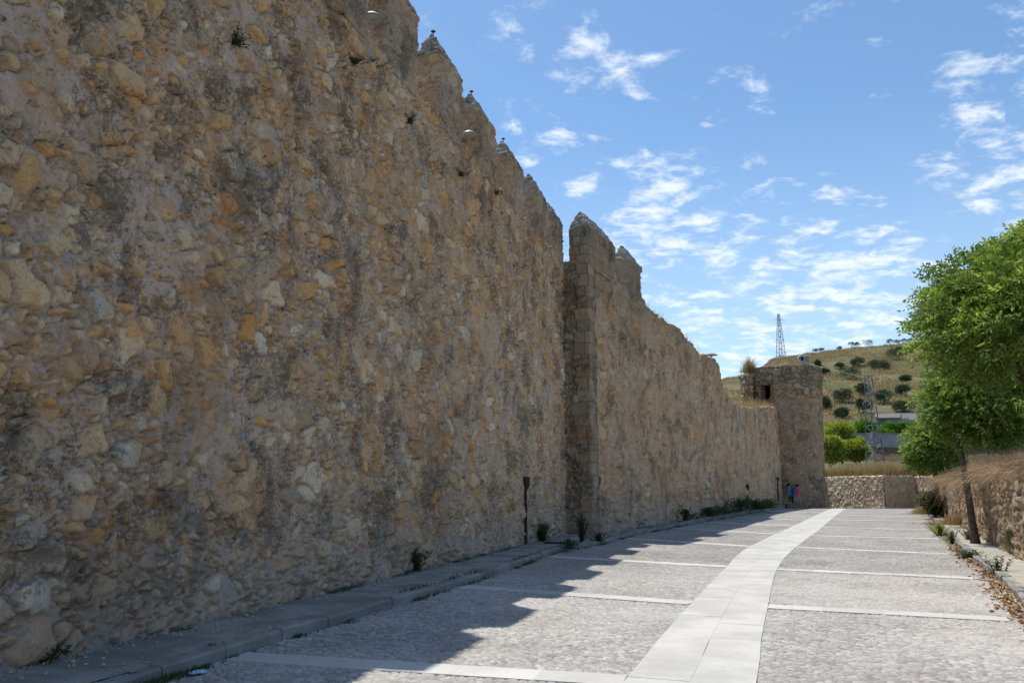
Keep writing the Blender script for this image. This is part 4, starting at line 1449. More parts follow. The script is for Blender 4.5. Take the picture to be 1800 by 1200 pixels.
WG = "weeds at the foot of the fortress wall"
for (px, py, h, sp, ns, lab) in [
        (82, 1160, 0.24, 0.16, 16, "dark green weed at the wall foot in the lower left corner"),
        (478, 1060, 0.20, 0.08, 9, "small green weed beside a loose stone at the wall foot"),
        (728, 1003, 0.42, 0.17, 26, "round bushy weed with red flowers at the fortress wall foot"),
        (868, 965, 0.16, 0.15, 12, "low weed at the wall foot just left of the first downpipe"),
        (952, 950, 0.55, 0.28, 26, "tall dark weed beside the first downpipe and a drain"),
        (1022, 952, 0.85, 0.10, 12, "tall upright weed on the kerb before the buttress flank"),
        (1000, 962, 0.25, 0.25, 20, "flat weed on the kerb just left of the tall upright weed"),
        (1052, 950, 0.28, 0.25, 20, "spreading weed on the kerb just right of the tall upright weed"),
        (1112, 926, 0.32, 0.3, 18, "first weed at the foot of the wall beyond the buttress"),
        (1206, 915, 0.6, 0.16, 10, "upright weed with leaning stems halfway along the ruined wall"),
        (1195, 910, 0.28, 0.6, 34, "low mat of weeds halfway along the ruined wall"),
        (1245, 906, 0.45, 0.7, 44, "large dark clump of weeds left of the second downpipe"),
        (1270, 902, 0.4, 0.7, 36, "dark clump of weeds nearest the left of the second downpipe"),
        (1300, 898, 0.8, 0.45, 30, "tall weed clump touching the second downpipe"),
        (1330, 894, 0.6, 0.7, 44, "weed clump between the second and third downpipes"),
        (1352, 892, 0.55, 0.7, 44, "weed clump against the foot of the third downpipe")]:
    b = foot(px, py)
    weed("weed", b, h, sp, ns, lab, int(px), leaf=0.065 if b[1] < 25 else 0.13, group=WG)
# red flowers on the bushy weed
b = foot(728, 1003)

RG = "weeds along the right kerb"
for (px, py, h, sp, ns, lab, mat) in [
        (1652, 940, 0.45, 0.28, 30, "yellow green grassy tuft on the right kerb", 'leaf_bright'),
        (1674, 955, 0.40, 0.12, 12, "thin pale weed on the right kerb before the near trunk", 'leaf_weed'),
        (1706, 980, 0.22, 0.2, 22, "dark green weed in fallen leaves by the right kerb", 'leaf_weed'),
        (1756, 1010, 0.40, 0.15, 10, "thin grey green weed standing on the right kerb edge", 'leaf_weed'),
        (1704, 953, 0.32, 0.22, 18, "dark weed at the foot of the bare leaning trunk", 'leaf_weed')]:
    b = gpt(px, py, 0.02)
    weed("weed", (b[0], b[1], float(gz(b[1])) + (0.12 if px in (1704,) else 0.03)), h, sp, ns, lab, int(px), mat, group=RG)
b = gpt(1645, 908, 0.1)
weed("bush", (b[0], b[1], 0.2), 1.3, 0.5, 60, "dark green bush at the foot of the farthest street tree", 77, 'leaf_weed', 0.14, cat='bush')
b = gpt(1778, 975, 0.13)
weed("weed", (b[0] + 0.35, b[1] + 0.2, 0.13), 0.6, 0.3, 30, "olive weed against the retaining wall near the right edge", 78, 'leaf_olive', 0.06, group=RG)

# dry tussocks on the right pavement
def tuft(name, base, n_, rad, h, label, seed, mat='straw', cat='dry grass', lean=0.5, w_=0.014):
    r = np.random.default_rng(seed)
    a = r.random(n_) * 6.283; d = np.abs(r.normal(size=n_)) * rad
    P = np.stack([base[0] + np.cos(a) * d, base[1] + np.sin(a) * d, np.full(n_, base[2] - 0.03)], 1)
    hh = h * np.exp(-(d / rad) ** 2 * 0.4) * (0.5 + 0.6 * r.random(n_))
    o = grass(name, P, hh, np.full(n_, w_), M[mat], seed, lean, kind=None)
    return tag(o, label, cat)
b = gpt(1625, 903, 0.1)
tuft("dry_tussock", (b[0] + 0.3, b[1], 0.2), 1500, 0.6, 0.8, "pale dry tussock on the pavement by the boundary wall", 91)
b = gpt(1680, 925, 0.13)
tuft("dry_tussock", (b[0] + 0.3, b[1], 0.22), 1800, 0.75, 0.55, "reddish dry tussock on the pavement between two street trunks", 92, 'brush')
tt = at(1320, 640, 61.6)
tuft("dry_tussock", (tt.x, tt.y + 0.5, 10.5), 700, 0.42, 1.5, "dry bushy grass growing on top of the round tower", 93, 'straw', lean=0.35, w_=0.02)

# grass and moss along the kerb joint and the wall foot
r = np.random.default_rng(404)
yq = 5.0 + 50 * r.random(42000) ** 1.5
wch = r.random(len(yq))
cl = fbm(yq * 0.9, np.floor(wch * 3) * 3.3, 63, 4)
sel_ = ((cl > 0.58) & (r.random(len(yq)) < 0.55)) | (r.random(len(yq)) < 0.03)
yq = yq[sel_]; wch = wch[sel_]; cl = cl[sel_]
sp_ = r.normal(size=len(yq))
xk = kl(yq) + 0.02 + np.abs(sp_) * 0.05
xi = kl(yq) - 0.17 + sp_ * 0.02
xw = wall_x(yq) + 0.06 + np.abs(sp_) * 0.07
xq = np.where(wch < 0.45, xk, np.where(wch < 0.6, xi, xw)); zq = np.where(wch < 0.45, gz(yq), side_rise(yq)) - 0.01
ok_ = ~((yq > 25.8) & (yq < 27.2) & (wch >= 0.6))
P = np.stack([xq, yq, zq], 1)[ok_]
grass("verge_grass", P, (0.03 + 0.10 * np.clip(cl - 0.5, 0, 1) * 3 * r.random(len(yq)))[ok_], np.full(ok_.sum(), 0.012), M['leaf_weed'], 66, 0.6)
# grit fallen from the wall onto the pavement
n_ = 2600
yq = 4.5 + 40 * r.random(n_) ** 1.4
u_ = r.random(n_) ** 2.2
xq = wall_x(yq) + 0.08 + u_ * (kl(yq) - wall_x(yq) - 0.1)
ok_ = fbm(yq * 0.6, xq * 0.6, 68, 3) > 0.42
yq = yq[ok_]; xq = xq[ok_]
sz = 0.008 + 0.022 * r.random(len(yq)) ** 3
oct_ = np.array([[1, 0, 0], [0, 1, 0], [-1, 0, 0], [0, -1, 0], [0, 0, 0.8], [0, 0, -0.8]])
jit_ = 0.65 + 0.7 * r.random((len(yq), 6, 1))
V = (np.stack([xq, yq, side_rise(yq) + 0.008], 1)[:, None, :] + oct_[None] * jit_ * sz[:, None, None]).reshape(-1, 3)
tri_ = np.array([[0, 1, 4], [1, 2, 4], [2, 3, 4], [3, 0, 4], [1, 0, 5], [2, 1, 5], [3, 2, 5], [0, 3, 5]])
o = link("grit", mesh_np("grit", V, None, (np.arange(len(yq))[:, None, None] * 6 + tri_[None]).reshape(-1, 3), attrs={'tone': np.repeat(r.random(len(yq)), 6), 'mask': np.ones(len(yq) * 6)}), M['rubble'])
o['kind'] = 'stuff'

# small plants rooted in the face of the wall
PG = "small plants rooted in the fortress wall face"
def wall_face(px, py):
    rv = ray(px, py); nrm_ = np.array([WN[0], WN[1]])
    t = (nrm_ @ WA) / (rv[0] * nrm_[0] + rv[1] * nrm_[1])
    return Vector((rv[0] * t, rv[1] * t, EYE + rv[2] * t))
for (px, py, lab) in [(408, 75, "small green plant high on the wall, leftmost of those in its face"), (620, 110, "left plant of the pair below the first floodlight"),
                      (655, 118, "right plant of the pair below the first floodlight"), (714, 215, "larger plant beside the dark streak under a crenel"),
                      (805, 308, "single plant below the second floodlight"), (868, 342, "highest plant on the face, beside a dark stain near the fourth merlon")]:
    p = wall_face(px, py)
    weed("wall_plant", (p.x + WN[0] * 0.05, p.y + WN[1] * 0.05, p.z), 0.14, 0.12, 14, lab, int(px), 'leaf_weed', 0.045, cat='plant', group=PG)

# ------------------------------------------------------------------ lamps, downpipes, litter
LG = "saucer floodlights along the wall top"
def floodlight(p, label, rad=0.42, arm=None):
    o = empty("floodlight", tuple(p), label, "floodlight", LG)
    mb = MB()
    mb.lathe([(0.02, 0.05), (rad * 0.45, 0.025), (rad * 0.88, -0.035), (rad, -0.06), (rad * 0.98, -0.075), (rad * 0.9, -0.075)], tuple(p), 28)
    mb.build("lamp_shade", M['lamp'], o, smooth=False)
    mb = MB(); mb.lathe([(0.02, -0.085), (rad * 0.6, -0.083), (rad * 0.86, -0.077)], tuple(p), 24); mb.build("glass", M['glass'], o)
    mb = MB()
    if arm is None:
        pl = 0.62 if rad > 0.3 else p.z - SILL
        mb.tube([(p.x, p.y, p.z - pl), (p.x, p.y, p.z - 0.1)], [rad * 0.12, rad * 0.12], 8)
        mb.box((p.x, p.y, p.z - pl), (0.2, 0.2, 0.03))
    else:
        q = Vector(arm); mb.tube([q, q.lerp(p, 0.6) + Vector((0, 0, -0.16)), Vector(p) + Vector((0, 0, -0.1))], [0.03, 0.03, 0.03], 8)
    mb.build("post", M['lamp'], o)
    return o
for (px, py, lab) in [(655, 27, "grey floodlight in the crenel nearest the top edge of the photo"), (825, 233, "grey floodlight in a crenel between two pointed merlons")]:
    p = wall_face(px, py); p = p + (p - Vector((0, 0, EYE))) * 0.022
    floodlight(p, lab, 0.19)
for (px, py, s, lab) in [(1115, 527, 6.75, "grey saucer floodlight on a post beside the last merlon"), (1250, 622, 19.25, "grey saucer floodlight on the broken end of the high wall")]:
    xy = C1 + W2T * s - W2N * 0.35
    rv = ray(px, py); tt_ = xy[1] / rv[1]
    floodlight(Vector((rv[0] * tt_, xy[1], EYE + rv[2] * tt_)), lab, 0.36)

DG = "downpipes at the foot of the wall"
def downpipe(px, py0, py1, label, org, nrm2, hop, wide):
    rv = ray(px, py0); t = (nrm2 @ org) / (rv[0] * nrm2[0] + rv[1] * nrm2[1])
    xy = np.array([rv[0] * t, rv[1] * t]) + nrm2 * 0.035
    ztop = EYE + ray(px, py1)[2] * t
    o = empty("downpipe", (xy[0], xy[1], 0.1), label, "downpipe", DG)
    rz = math.atan2(nrm2[1], nrm2[0])
    mb = MB(); mb.tube([(xy[0], xy[1], 0.05), (xy[0] - nrm2[0] * 0.01, xy[1] - nrm2[1] * 0.01, ztop - 0.18)], wide, 10); mb.build("pipe", M['iron'], o)
    mb = MB()
    mb.lathe([(wide, ztop - 0.28), (hop * 0.8, ztop - 0.2), (hop, ztop - 0.14), (hop, ztop + 0.05), (hop * 0.85, ztop + 0.07)], (xy[0], xy[1], 0), 8)
    mb.build("hopper", M['iron'], o)
    for f in (0.25, 0.7):
        z = ztop * f
        mb = MB()
        mb.box((xy[0] - nrm2[0] * 0.06, xy[1] - nrm2[1] * 0.06, z), (0.16, wide * 3.0, 0.035), rz=rz)
        mb.build("bracket", M['iron'], o)
    
downpipe(922, 958, 842, "dark iron downpipe with hopper on the near wall before the buttress", WA, WN, 0.12, 0.047)
downpipe(1313, 893, 853, "second downpipe standing among weeds on the ruined wall", C1, W2N, 0.16, 0.07)
downpipe(1368, 888, 840, "third downpipe in the corner between the ruined wall and tower", C1, W2N, 0.16, 0.07)

# crumpled wrapper by the kerb
wp = gpt(348, 1183)
mb = MB()
bm_ = mb.bm
bmesh.ops.create_icosphere(bm_, subdivisions=3, radius=1.0)
for v in bm_.verts:
    k_ = 0.75 + 0.5 * random.random()
    v.co = Vector((v.co.x * 0.075 * k_, v.co.y * 0.04 * k_, max(-0.001, v.co.z * 0.024 * k_)))
    v.co = Matrix.Rotation(0.5, 3, 'Z') @ v.co + Vector((wp[0], wp[1], 0.006))
o = mb.build("wrapper", M['wrap']); tag(o, "crumpled blue and white wrapper lying by the left kerb", "litter")

# square iron drain lid beside the tall weed
gp = foot(958, 953)
mb = MB(); mb.box((gp[0] + 0.35, gp[1] - 0.25, gp[2] + 0.008), (0.75, 0.4, 0.03), rz=R(-16.8), bevel=0.004)
for k in range(5):
    mb.box((gp[0] + 0.35 + WT[0] * 0.0 + (k - 2) * 0.13, gp[1] - 0.25 - (k - 2) * 0.04, gp[2] + 0.026), (0.03, 0.34, 0.012), rz=R(-16.8))
tag(mb.build("drain_grate", M['iron']), "dark iron drain grate in the pavement by the first downpipe", "drain")

# ------------------------------------------------------------------ people at the foot of the tower
def person(base, label, joints, radii, edges, zones, hair, seed):
    """one continuous skinned body; joints are offsets from the base in a frame facing +X right, +Y away"""
    root = empty("person", base, label, "person")
    me = bpy.data.meshes.new("body")
    me.from_pydata([Vector(j) for j in joints], edges, [])
    ob = bpy.data.objects.new("body_rig", me); COL.objects.link(ob)
    sk = ob.modifiers.new("skin", 'SKIN'); sk.use_smooth_shade = True
    for i, rd in enumerate(radii):
        me.skin_vertices[0].data[i].radius = (rd if isinstance(rd, tuple) else (rd, rd))
    me.skin_vertices[0].data[0].use_root = True
    sb = ob.modifiers.new("sub", 'SUBSURF'); sb.levels = 2; sb.render_levels = 2
    dg = bpy.context.evaluated_depsgraph_get()
    res = bpy.data.meshes.new_from_object(ob.evaluated_get(dg))
    bpy.data.objects.remove(ob)
    res.materials.clear()
    for z in zones['mats']: res.materials.append(M[z])
    for p in res.polygons:
        p.material_index = zones['f'](p.center)
        p.use_smooth = True
    body = bpy.data.objects.new("body", res); COL.objects.link(body)
    body.parent = root
    mb = MB()
    for c, s in hair:
        r0 = bmesh.ops.create_icosphere(mb.bm, subdivisions=3, radius=1.0)
        for v in r0['verts']:
            v.co = Vector((v.co.x * s[0] * random.uniform(.94, 1.06), v.co.y * s[1] * random.uniform(.94, 1.06), v.co.z * s[2] * random.uniform(.94, 1.06))) + Vector(c)
    h = mb.build("hair", M['hair'], None, True); h.parent = root
    return root


def std_joints(W=0.19, lean=0.0):
    J = [(0, 0, 0.95), (lean * 0.3, 0, 1.12), (lean * 0.6, 0, 1.30), (lean * 0.8, 0, 1.43), (lean, -0.0, 1.50), (lean * 1.1, -0.01, 1.58), (lean * 1.15, -0.015, 1.67)]
    return J
# man in blue, head bent forward (to the left), seen from behind and his right side
jb = [(0, 0, 0.93), (0.0, 0, 1.10), (-0.01, 0, 1.28), (-0.03, 0, 1.41), (-0.06, 0, 1.48), (-0.09, -0.01, 1.555), (-0.11, -0.015, 1.64),
      (-0.10, 0.0, 0.88), (-0.11, -0.02, 0.48), (-0.10, 0.03, 0.09), (-0.13, -0.10, 0.035),
      (0.10, 0.0, 0.88), (0.10, -0.03, 0.48), (0.12, 0.03, 0.09), (0.10, -0.10, 0.035),
      (-0.19, 0.0, 1.38), (-0.23, -0.03, 1.10), (-0.22, -0.16, 0.90), (-0.21, -0.22, 0.83),
      (0.16, 0.0, 1.38), (0.21, 0.0, 1.10), (0.19, -0.12, 0.90), (0.18, -0.18, 0.83)]
rb = [(0.15, 0.11), (0.14, 0.105), (0.165, 0.115), (0.13, 0.095), 0.055, 0.085, 0.098,
      0.088, 0.062, 0.045, 0.038, 0.088, 0.062, 0.045, 0.038, 0.055, 0.042, 0.034, 0.036, 0.055, 0.042, 0.034, 0.036]
eb_ = [(0, 1), (1, 2), (2, 3), (3, 4), (4, 5), (5, 6), (0, 7), (7, 8), (8, 9), (9, 10), (0, 11), (11, 12), (12, 13), (13, 14),
       (3, 15), (15, 16), (16, 17), (17, 18), (3, 19), (19, 20), (20, 21), (21, 22)]
def zb_(c):
    if c.z > 1.47: return 0
    if c.z > 0.92 and abs(c.x) < 0.185: return 1
    if c.z > 1.12: return 1
    if c.z > 0.80 and abs(c.x) > 0.165: return 0
    if c.z > 0.42: return 2
    if c.z > 0.10: return 0
    return 3
pb = (gpt(1394, 893)[0] * 57.4 / gpt(1394, 893)[1], 57.4)
pA = at(1391, 880, 57.3); pB = at(1404, 880, 57.6)
person((pA.x, pA.y, float(gz(57.3))), "person with dark hair in a blue shirt and dark shorts by the tower", jb, rb, eb_,
       {'mats': ['skin', 'shirt_blue', 'navy', 'shoe'], 'f': zb_}, [((-0.11, 0.015, 1.68), (0.125, 0.135, 0.115)), ((-0.115, 0.06, 1.60), (0.10, 0.07, 0.09))], 1)
jp = [(0, 0, 0.92), (0.0, 0, 1.08), (0.0, 0, 1.25), (0.0, 0, 1.38), (0.0, 0, 1.45), (-0.01, -0.01, 1.53), (-0.02, -0.015, 1.615),
      (-0.08, 0.0, 0.87), (-0.07, -0.02, 0.47), (-0.09, 0.06, 0.09), (-0.10, -0.06, 0.035),
      (0.08, 0.0, 0.87), (0.09, -0.03, 0.47), (0.15, -0.03, 0.09), (0.15, -0.15, 0.035),
      (-0.15, 0.0, 1.35), (-0.20, 0.02, 1.08), (-0.20, -0.10, 0.86), (-0.19, -0.15, 0.80),
      (0.15, 0.0, 1.35), (0.19, 0.02, 1.08), (0.20, -0.10, 0.86), (0.20, -0.15, 0.80)]
rp = [(0.135, 0.10), (0.115, 0.085), (0.14, 0.10), (0.11, 0.08), 0.048, 0.08, 0.092,
      0.082, 0.055, 0.04, 0.034, 0.082, 0.055, 0.04, 0.034, 0.045, 0.035, 0.028, 0.031, 0.045, 0.035, 0.028, 0.031]
def zp_(c):
    if c.z > 1.44: return 0
    if c.z > 0.93 and abs(c.x) < 0.155: return 1
    if c.z > 1.14: return 1
    if c.z > 0.77 and abs(c.x) > 0.15: return 0
    if c.z > 0.075: return 2
    return 3
person((pB.x, pB.y, float(gz(57.6))), "person with long dark hair in a pink top and pale trousers", jp, rp, eb_,
       {'mats': ['skin', 'pink', 'beige', 'shoe'], 'f': zp_}, [((-0.015, 0.015, 1.645), (0.112, 0.12, 0.105)), ((0.03, 0.085, 1.50), (0.075, 0.05, 0.18))], 2)
# backpack on the man's back (his right shoulder side)
mb = MB()
bx_ = (pA.x + 0.13, pA.y - 0.20, float(gz(57.3)) + 1.20)
mb.box(bx_, (0.27, 0.17, 0.46), rz=R(12), bevel=0.06)
mb.box((bx_[0] + 0.01, bx_[1] - 0.10, bx_[2] - 0.08), (0.20, 0.06, 0.20), rz=R(12), bevel=0.025)
for sx_ in (-0.09, 0.09):
    mb.tube([(bx_[0] + sx_, bx_[1] + 0.06, bx_[2] + 0.2), (bx_[0] + sx_ - 0.02, bx_[1] + 0.15, bx_[2] + 0.29), (bx_[0] + sx_ - 0.03, bx_[1] + 0.27, bx_[2] + 0.22), (bx_[0] + sx_ - 0.02, bx_[1] + 0.26, bx_[2] - 0.1)], 0.02, 6)
tag(mb.build("backpack", M['pack']), "royal blue backpack worn by the person in the blue shirt", "backpack")
# red bag on the ground near the corner
rb0 = at(1379, 886, 57.6)
mb = MB(); mb.box((rb0.x, rb0.y, float(gz(57.6)) + 0.17), (0.36, 0.2, 0.34), bevel=0.06)
mb.tube([(rb0.x - 0.1, rb0.y, float(gz(57.6)) + 0.33), (rb0.x - 0.06, rb0.y, float(gz(57.6)) + 0.44), (rb0.x + 0.06, rb0.y, float(gz(57.6)) + 0.44), (rb0.x + 0.1, rb0.y, float(gz(57.6)) + 0.33)], 0.012, 6)
tag(mb.build("bag", M['red']), "small dark red bag on the ground in the tower corner", "bag")

# ------------------------------------------------------------------ beyond the boundary wall
# bright round bushes
GB = "bright green bushes behind the boundary wall"
def bush(name, c, rad, lumps, lr_, n_, L_, mat, seed, label, cat='bush', group=None, low=-0.6, base_z=None):
    r = np.random.default_rng(seed)
    c = np.array(c, float)
    P, Dr, idx, lc, lr = crown_points(c, np.array(rad), r, lumps, lr_, n_, low=low)
    Wd = unit(np.cross(Dr, r.normal(size=(n_, 3))))
    V = leaf_quads(P, Dr, Wd, L_ * (0.6 + 0.8 * r.random(n_)), L_ * 0.55 * (0.6 + 0.8 * r.random(n_)))
    bt = r.random(len(lc))
    tone = np.clip(0.35 * bt[idx] + 0.4 * r.random(n_) + 0.25 * np.clip((P[:, 2] - c[2]) / rad[2] * 0.5 + 0.5, 0, 1), 0, 1)
    bz = c[2] - rad[2] if base_z is None else base_z
    root = empty(name, (c[0], c[1], bz), label, cat, group)
    link("crown", quads_mesh("crown", V, np.repeat(tone, 4)), M[mat], root)
    mb = MB()
    for k in range(3):
        e = Vector(lc[k])
        mb.tube([(c[0] + random.uniform(-.1, .1), c[1], bz - 0.15), Vector((c[0], c[1], bz)).lerp(e, 0.5), e], [0.02 * rad[2] + 0.03, 0.015 * rad[2] + 0.02, 0.01], 5)
    mb.build("trunk", M['bark'], root)
    return root
def bush_at(px0, px1, py0, py1, Y, **k):
    a = at(px0, py1, Y); b_ = at(px1, py0, Y)
    c = ((a.x + b_.x) / 2, Y, (a.z + b_.z) / 2)
    return c, ((b_.x - a.x) / 2, (b_.x - a.x) / 2, (b_.z - a.z) / 2)
for (q, Y, n_, lab, sd, mt) in [((1442, 1512, 735, 812, ), 86, 12000, "largest bright round bush just right of the tower", 1, 'leaf_bright'),
                        ((1432, 1484, 760, 818), 82, 8000, "lower bright bush half hidden by the tower edge", 2, 'leaf_bright'),
                        ((1480, 1530, 768, 816), 83, 8000, "lower dark green bush left of the near pylon foot", 3, 'leaf_bright'),
                        ((1502, 1538, 736, 766), 121, 1800, "vivid green shrub behind the near pylon by the house", 4, 'leaf_hedge')]:
    c, rd_ = bush_at(*q, Y)
    bush("bush", c, rd_, 60, rd_[0] * 0.27, n_, 0.24 if Y < 100 else 0.4, mt, sd, lab, 'bush', GB, low=-1.0)

# lattice pylons
def lattice(name, base, H, wb, wt, nseg, mat, label, arms, bar=0.05, rz=0.3, grp=None):
    root = empty(name, base, label, "pylon", grp)
    b = Vector(base); Rm = Matrix.Rotation(rz, 3, 'Z')
    def cn(k, f):
        wv = (wb * (1 - f) + wt * f) / 2
        s = [(-1, -1), (1, -1), (1, 1), (-1, 1)][k]
        return b + Rm @ Vector((s[0] * wv, s[1] * wv, 0)) + Vector((0, 0, H * f))
    mb = MB()
    for k in range(4):
        mb.tube([cn(k, 0) - Vector((0, 0, 0.4)), cn(k, 1)], [bar * 1.3, bar * 1.0], 4)
    mb.build("legs", mat, root)
    mb = MB()
    for i in range(nseg):
        f0 = 1 - (1 - i / nseg) ** 1.15; f1 = 1 - (1 - (i + 1) / nseg) ** 1.15
        for k in range(4):
            a_, c_ = (k, (k + 1) % 4) if (i + k) % 2 else ((k + 1) % 4, k)
            mb.tube([cn(a_, f0), cn(c_, f1)], bar * 0.6, 4)
            mb.tube([cn(k, f1), cn((k + 1) % 4, f1)], bar * 0.5, 4)
    mb.build("bracing", mat, root)
    for (f, half, droop) in arms:
        mb = MB()
        p = b + Vector((0, 0, H * f)); dv_ = Rm @ Vector((1, 0, 0))
        l_, r_ = half if isinstance(half, tuple) else (half, half)
        mb.tube([p - dv_ * l_ - Vector((0, 0, droop)), p - dv_ * l_ * 0.6, p + dv_ * r_ * 0.6, p + dv_ * r_ - Vector((0, 0, droop))], [bar * 0.5, bar * 1.1, bar * 1.1, bar * 0.5], 5)
        for e in (-l_, r_):
            q = p + dv_ * e * 0.97 - Vector((0, 0, droop))
            mb.tube([q, q - Vector((0, 0, 0.5))], [0.05, 0.05], 5)
        mb.build("crossarm", mat, root)
    return root
pp = at(1538, 806, 80); zt_ = at(1530, 660, 80).z; zb0 = tz(pp.x, 80)
lattice("pylon", (pp.x, 80, zb0), zt_ - zb0, 1.35, 0.45, 13, M['steel_rust'], "steel lattice pylon standing just beyond the boundary wall", [(0.83, (0.4, 2.2), 0.1), (0.74, (1.0, 0.2), 0.1)], 0.047, 0.35)
h2_ = at(1373, 628, 333); zt_ = at(1373, 552, 333).z
zb_2 = tz(h2_.x, 333)
lattice("pylon", (h2_.x, 333, zb_2), zt_ - zb_2, 3.0, 0.7, 16, M['steel'], "tall lattice pylon with one crossarm on the hilltop skyline", [(0.88, 2.5, 0.5), (0.985, 0.5, 0.0)], 0.09, 0.2)
# a cable from the near pylon across the hillside
mb = MB()
a = Vector((pp.x, 80, at(1530, 664, 80).z)); b_ = at(1300, 590, 150)
pts = []
for i in range(25):
    f = i / 24; p = a.lerp(b_, f); p.z -= 1.6 * 4 * f * (1 - f) * 0.5; pts.append(p)
mb.tube(pts, 0.015, 4)
tag(mb.build("power_cable", M['steel']), "thin power cable running left from the near pylon top", "cable")

# grey concrete wall below the house
cw = empty("concrete_wall", (66, 119.6, 7), "grey concrete wall on the slope below the house", "wall")
xa = at(1480, 780, 119.6).x; xb = xa + 62
mb = MB(); zt_ = at(1560, 763, 119.6).z; 
k = 0; x = xa
while x < xb:
    wd_ = 3.2
    mb.box((x + wd_ / 2, 119.6, zt_ / 2 + 2.3 + random.uniform(-0.06, 0.06)), (wd_ - 0.03, 0.3, zt_ - 4.6), bevel=0.0)
    x += wd_
mb.build("panel_run", M['concrete'], cw)
mb = MB(); mb.box(((xa + xb) / 2, 119.55, zt_ + 0.12), (xb - xa, 0.42, 0.10)); mb.build("coping", M['concrete'], cw)

# house with low pitched roofs
HY = 131.0
hx0 = at(1541, 740, HY).x; hx1 = at(1574, 740, HY).x; hz1 = at(1545, 735, HY).z; hz0 = at(1545, 768, HY).z; hp = at(1597, 722.5, HY).z
house = empty("house", (hx0 + 2, HY, hz0), "grey low house with sloping roofs on the hillside", "house")
mb = MB(); mb.box(((hx0 + hx1 + 2.2) / 2, HY + 3, (hz0 + hz1) / 2 - 0.5), (hx1 + 2.2 - hx0, 6.0, hz1 - hz0 + 1.0)); mb.build("wall", M['plaster'], house)
def slab_roof(name, pts, th):
    mb = MB()
    t = [Vector(p) for p in pts]; bt = [p - Vector((0, 0, th)) for p in t]
    mb.poly(t); mb.poly(list(reversed(bt)))
    for i in range(len(t)):
        j = (i + 1) % len(t); mb.poly([t[i], bt[i], bt[j], t[j]])
    bmesh.ops.remove_doubles(mb.bm, verts=mb.bm.verts, dist=1e-4)
    return mb.build(name, M['roofing'], house)
slab_roof("roof", [(hx0 - 0.4, HY - 0.5, hz1 + 0.05), (hx1 + 0.6, HY - 0.5, hz1 + 0.10), (hx1 + 4.4, HY + 7.0, hp + 0.35), (hx0 + 3.0, HY + 7.0, hp + 0.15)], 0.22)
x0 = at(1578, 740, HY).x
mb = MB(); mb.box((x0 + 4.6, HY + 4.5, (hz0 + hz1) / 2 - 0.7), (9.0, 5.0, hz1 - hz0 + 0.6)); mb.build("wall", M['plaster'], house)
slab_roof("roof", [(x0 - 0.1, HY + 1.6, hz1 - 0.12), (x0 + 9.6, HY + 1.6, hz1 - 0.12), (x0 + 9.6, HY + 7.2, hz1 + 1.5), (x0 + 2.2, HY + 7.2, hz1 + 1.5)], 0.2)
w0 = at(1544.5, 740, HY).x; w1 = at(1555, 740, HY).x; wz0 = at(1550, 744, HY).z; wz1 = at(1550, 736, HY).z
mb = MB(); cxw = (w0 + w1) / 2; czw = (wz0 + wz1) / 2
mb.box((cxw, HY - 0.02, wz1 + 0.02), (w1 - w0 + 0.1, 0.1, 0.08)); mb.box((cxw, HY - 0.02, wz0 - 0.04), (w1 - w0 + 0.2, 0.14, 0.08))
mb.box((w0, HY - 0.02, czw), (0.07, 0.1, wz1 - wz0 - 0.02)); mb.box((w1, HY - 0.02, czw), (0.07, 0.1, wz1 - wz0 - 0.02)); mb.box((cxw, HY - 0.02, czw), (0.05, 0.1, wz1 - wz0 - 0.02))
fr = mb.build("window", M['dark'], house)
mb = MB(); mb.box((cxw, HY - 0.008, czw), (w1 - w0, 0.03, wz1 - wz0)); pn_ = mb.build("pane", M['pane'], fr); pn_.matrix_parent_inverse = Matrix.Identity(4)
# hedge before the house
ha = at(1556, 752, 125); hb = at(1650, 752, 125)
n_ = 9000
r = np.random.default_rng(5)
P = np.stack([r.uniform(ha.x, hb.x, n_), 125 + r.normal(size=n_) * 0.5, at(1580, 766, 125).z + (at(1580, 744, 125).z - at(1580, 766, 125).z) * r.random(n_) ** 0.7], 1)
P[:, 2] += (fbm(P[:, 0] * 1.2, P[:, 1] * 1.2, 9, 3) - 0.5) * 0.9
A = unit(r.normal(size=(n_, 3)) + np.array([0, 0, 0.6])); Wd = unit(np.cross(A, r.normal(size=(n_, 3))))
V = leaf_quads(P, A, Wd, 0.25 + 0.25 * r.random(n_), 0.15 + 0.15 * r.random(n_))
o = link("hedge", quads_mesh("hedge", V, np.repeat(r.random(n_), 4)), M['leaf_hedge']); tag(o, "vivid green hedge in front of the grey house", "hedge")
bush("bush", (ha.x - 1.2, 123, at(1566, 762, 123).z), (1.6, 1.0, 0.7), 14, 0.5, 900, 0.3, 'leaf_hedge', 44, "small vivid green shrub at the left end of the hedge", 'bush', GB)

# small pale hut near the hilltop
hx, hy = on_hill(1412, 640)
hx_, hy_ = h2_.x, 320
c_ = at(1412.5, 636, hy - 6 if hy < 330 else 300)
hz = tz(c_.x, c_.y)
sc_ = c_.y / 1400
hut = empty("hut", (c_.x, c_.y, hz), "small pale hut with a white flat roof below the hilltop", "hut")
ztop_ = at(1412, 625.5, c_.y).z
wH = 15.0 * sc_
mb = MB(); mb.box((c_.x + 0.2, c_.y, (hz + ztop_) / 2 - 0.6), (wH * 0.85, 3.0, ztop_ - hz + 0.6)); mb.build("wall", M['plaster'], hut)
mb = MB(); mb.box((c_.x, c_.y, ztop_ - 0.12), (wH * 1.08, 3.4, 0.35)); mb.build("roof", M['white'], hut)
mb = MB(); mb.box((c_.x - wH * 0.36, c_.y - 1.52, ztop_ - 1.2), (0.9, 0.08, 1.2)); mb.build("door", M['dark'], hut)

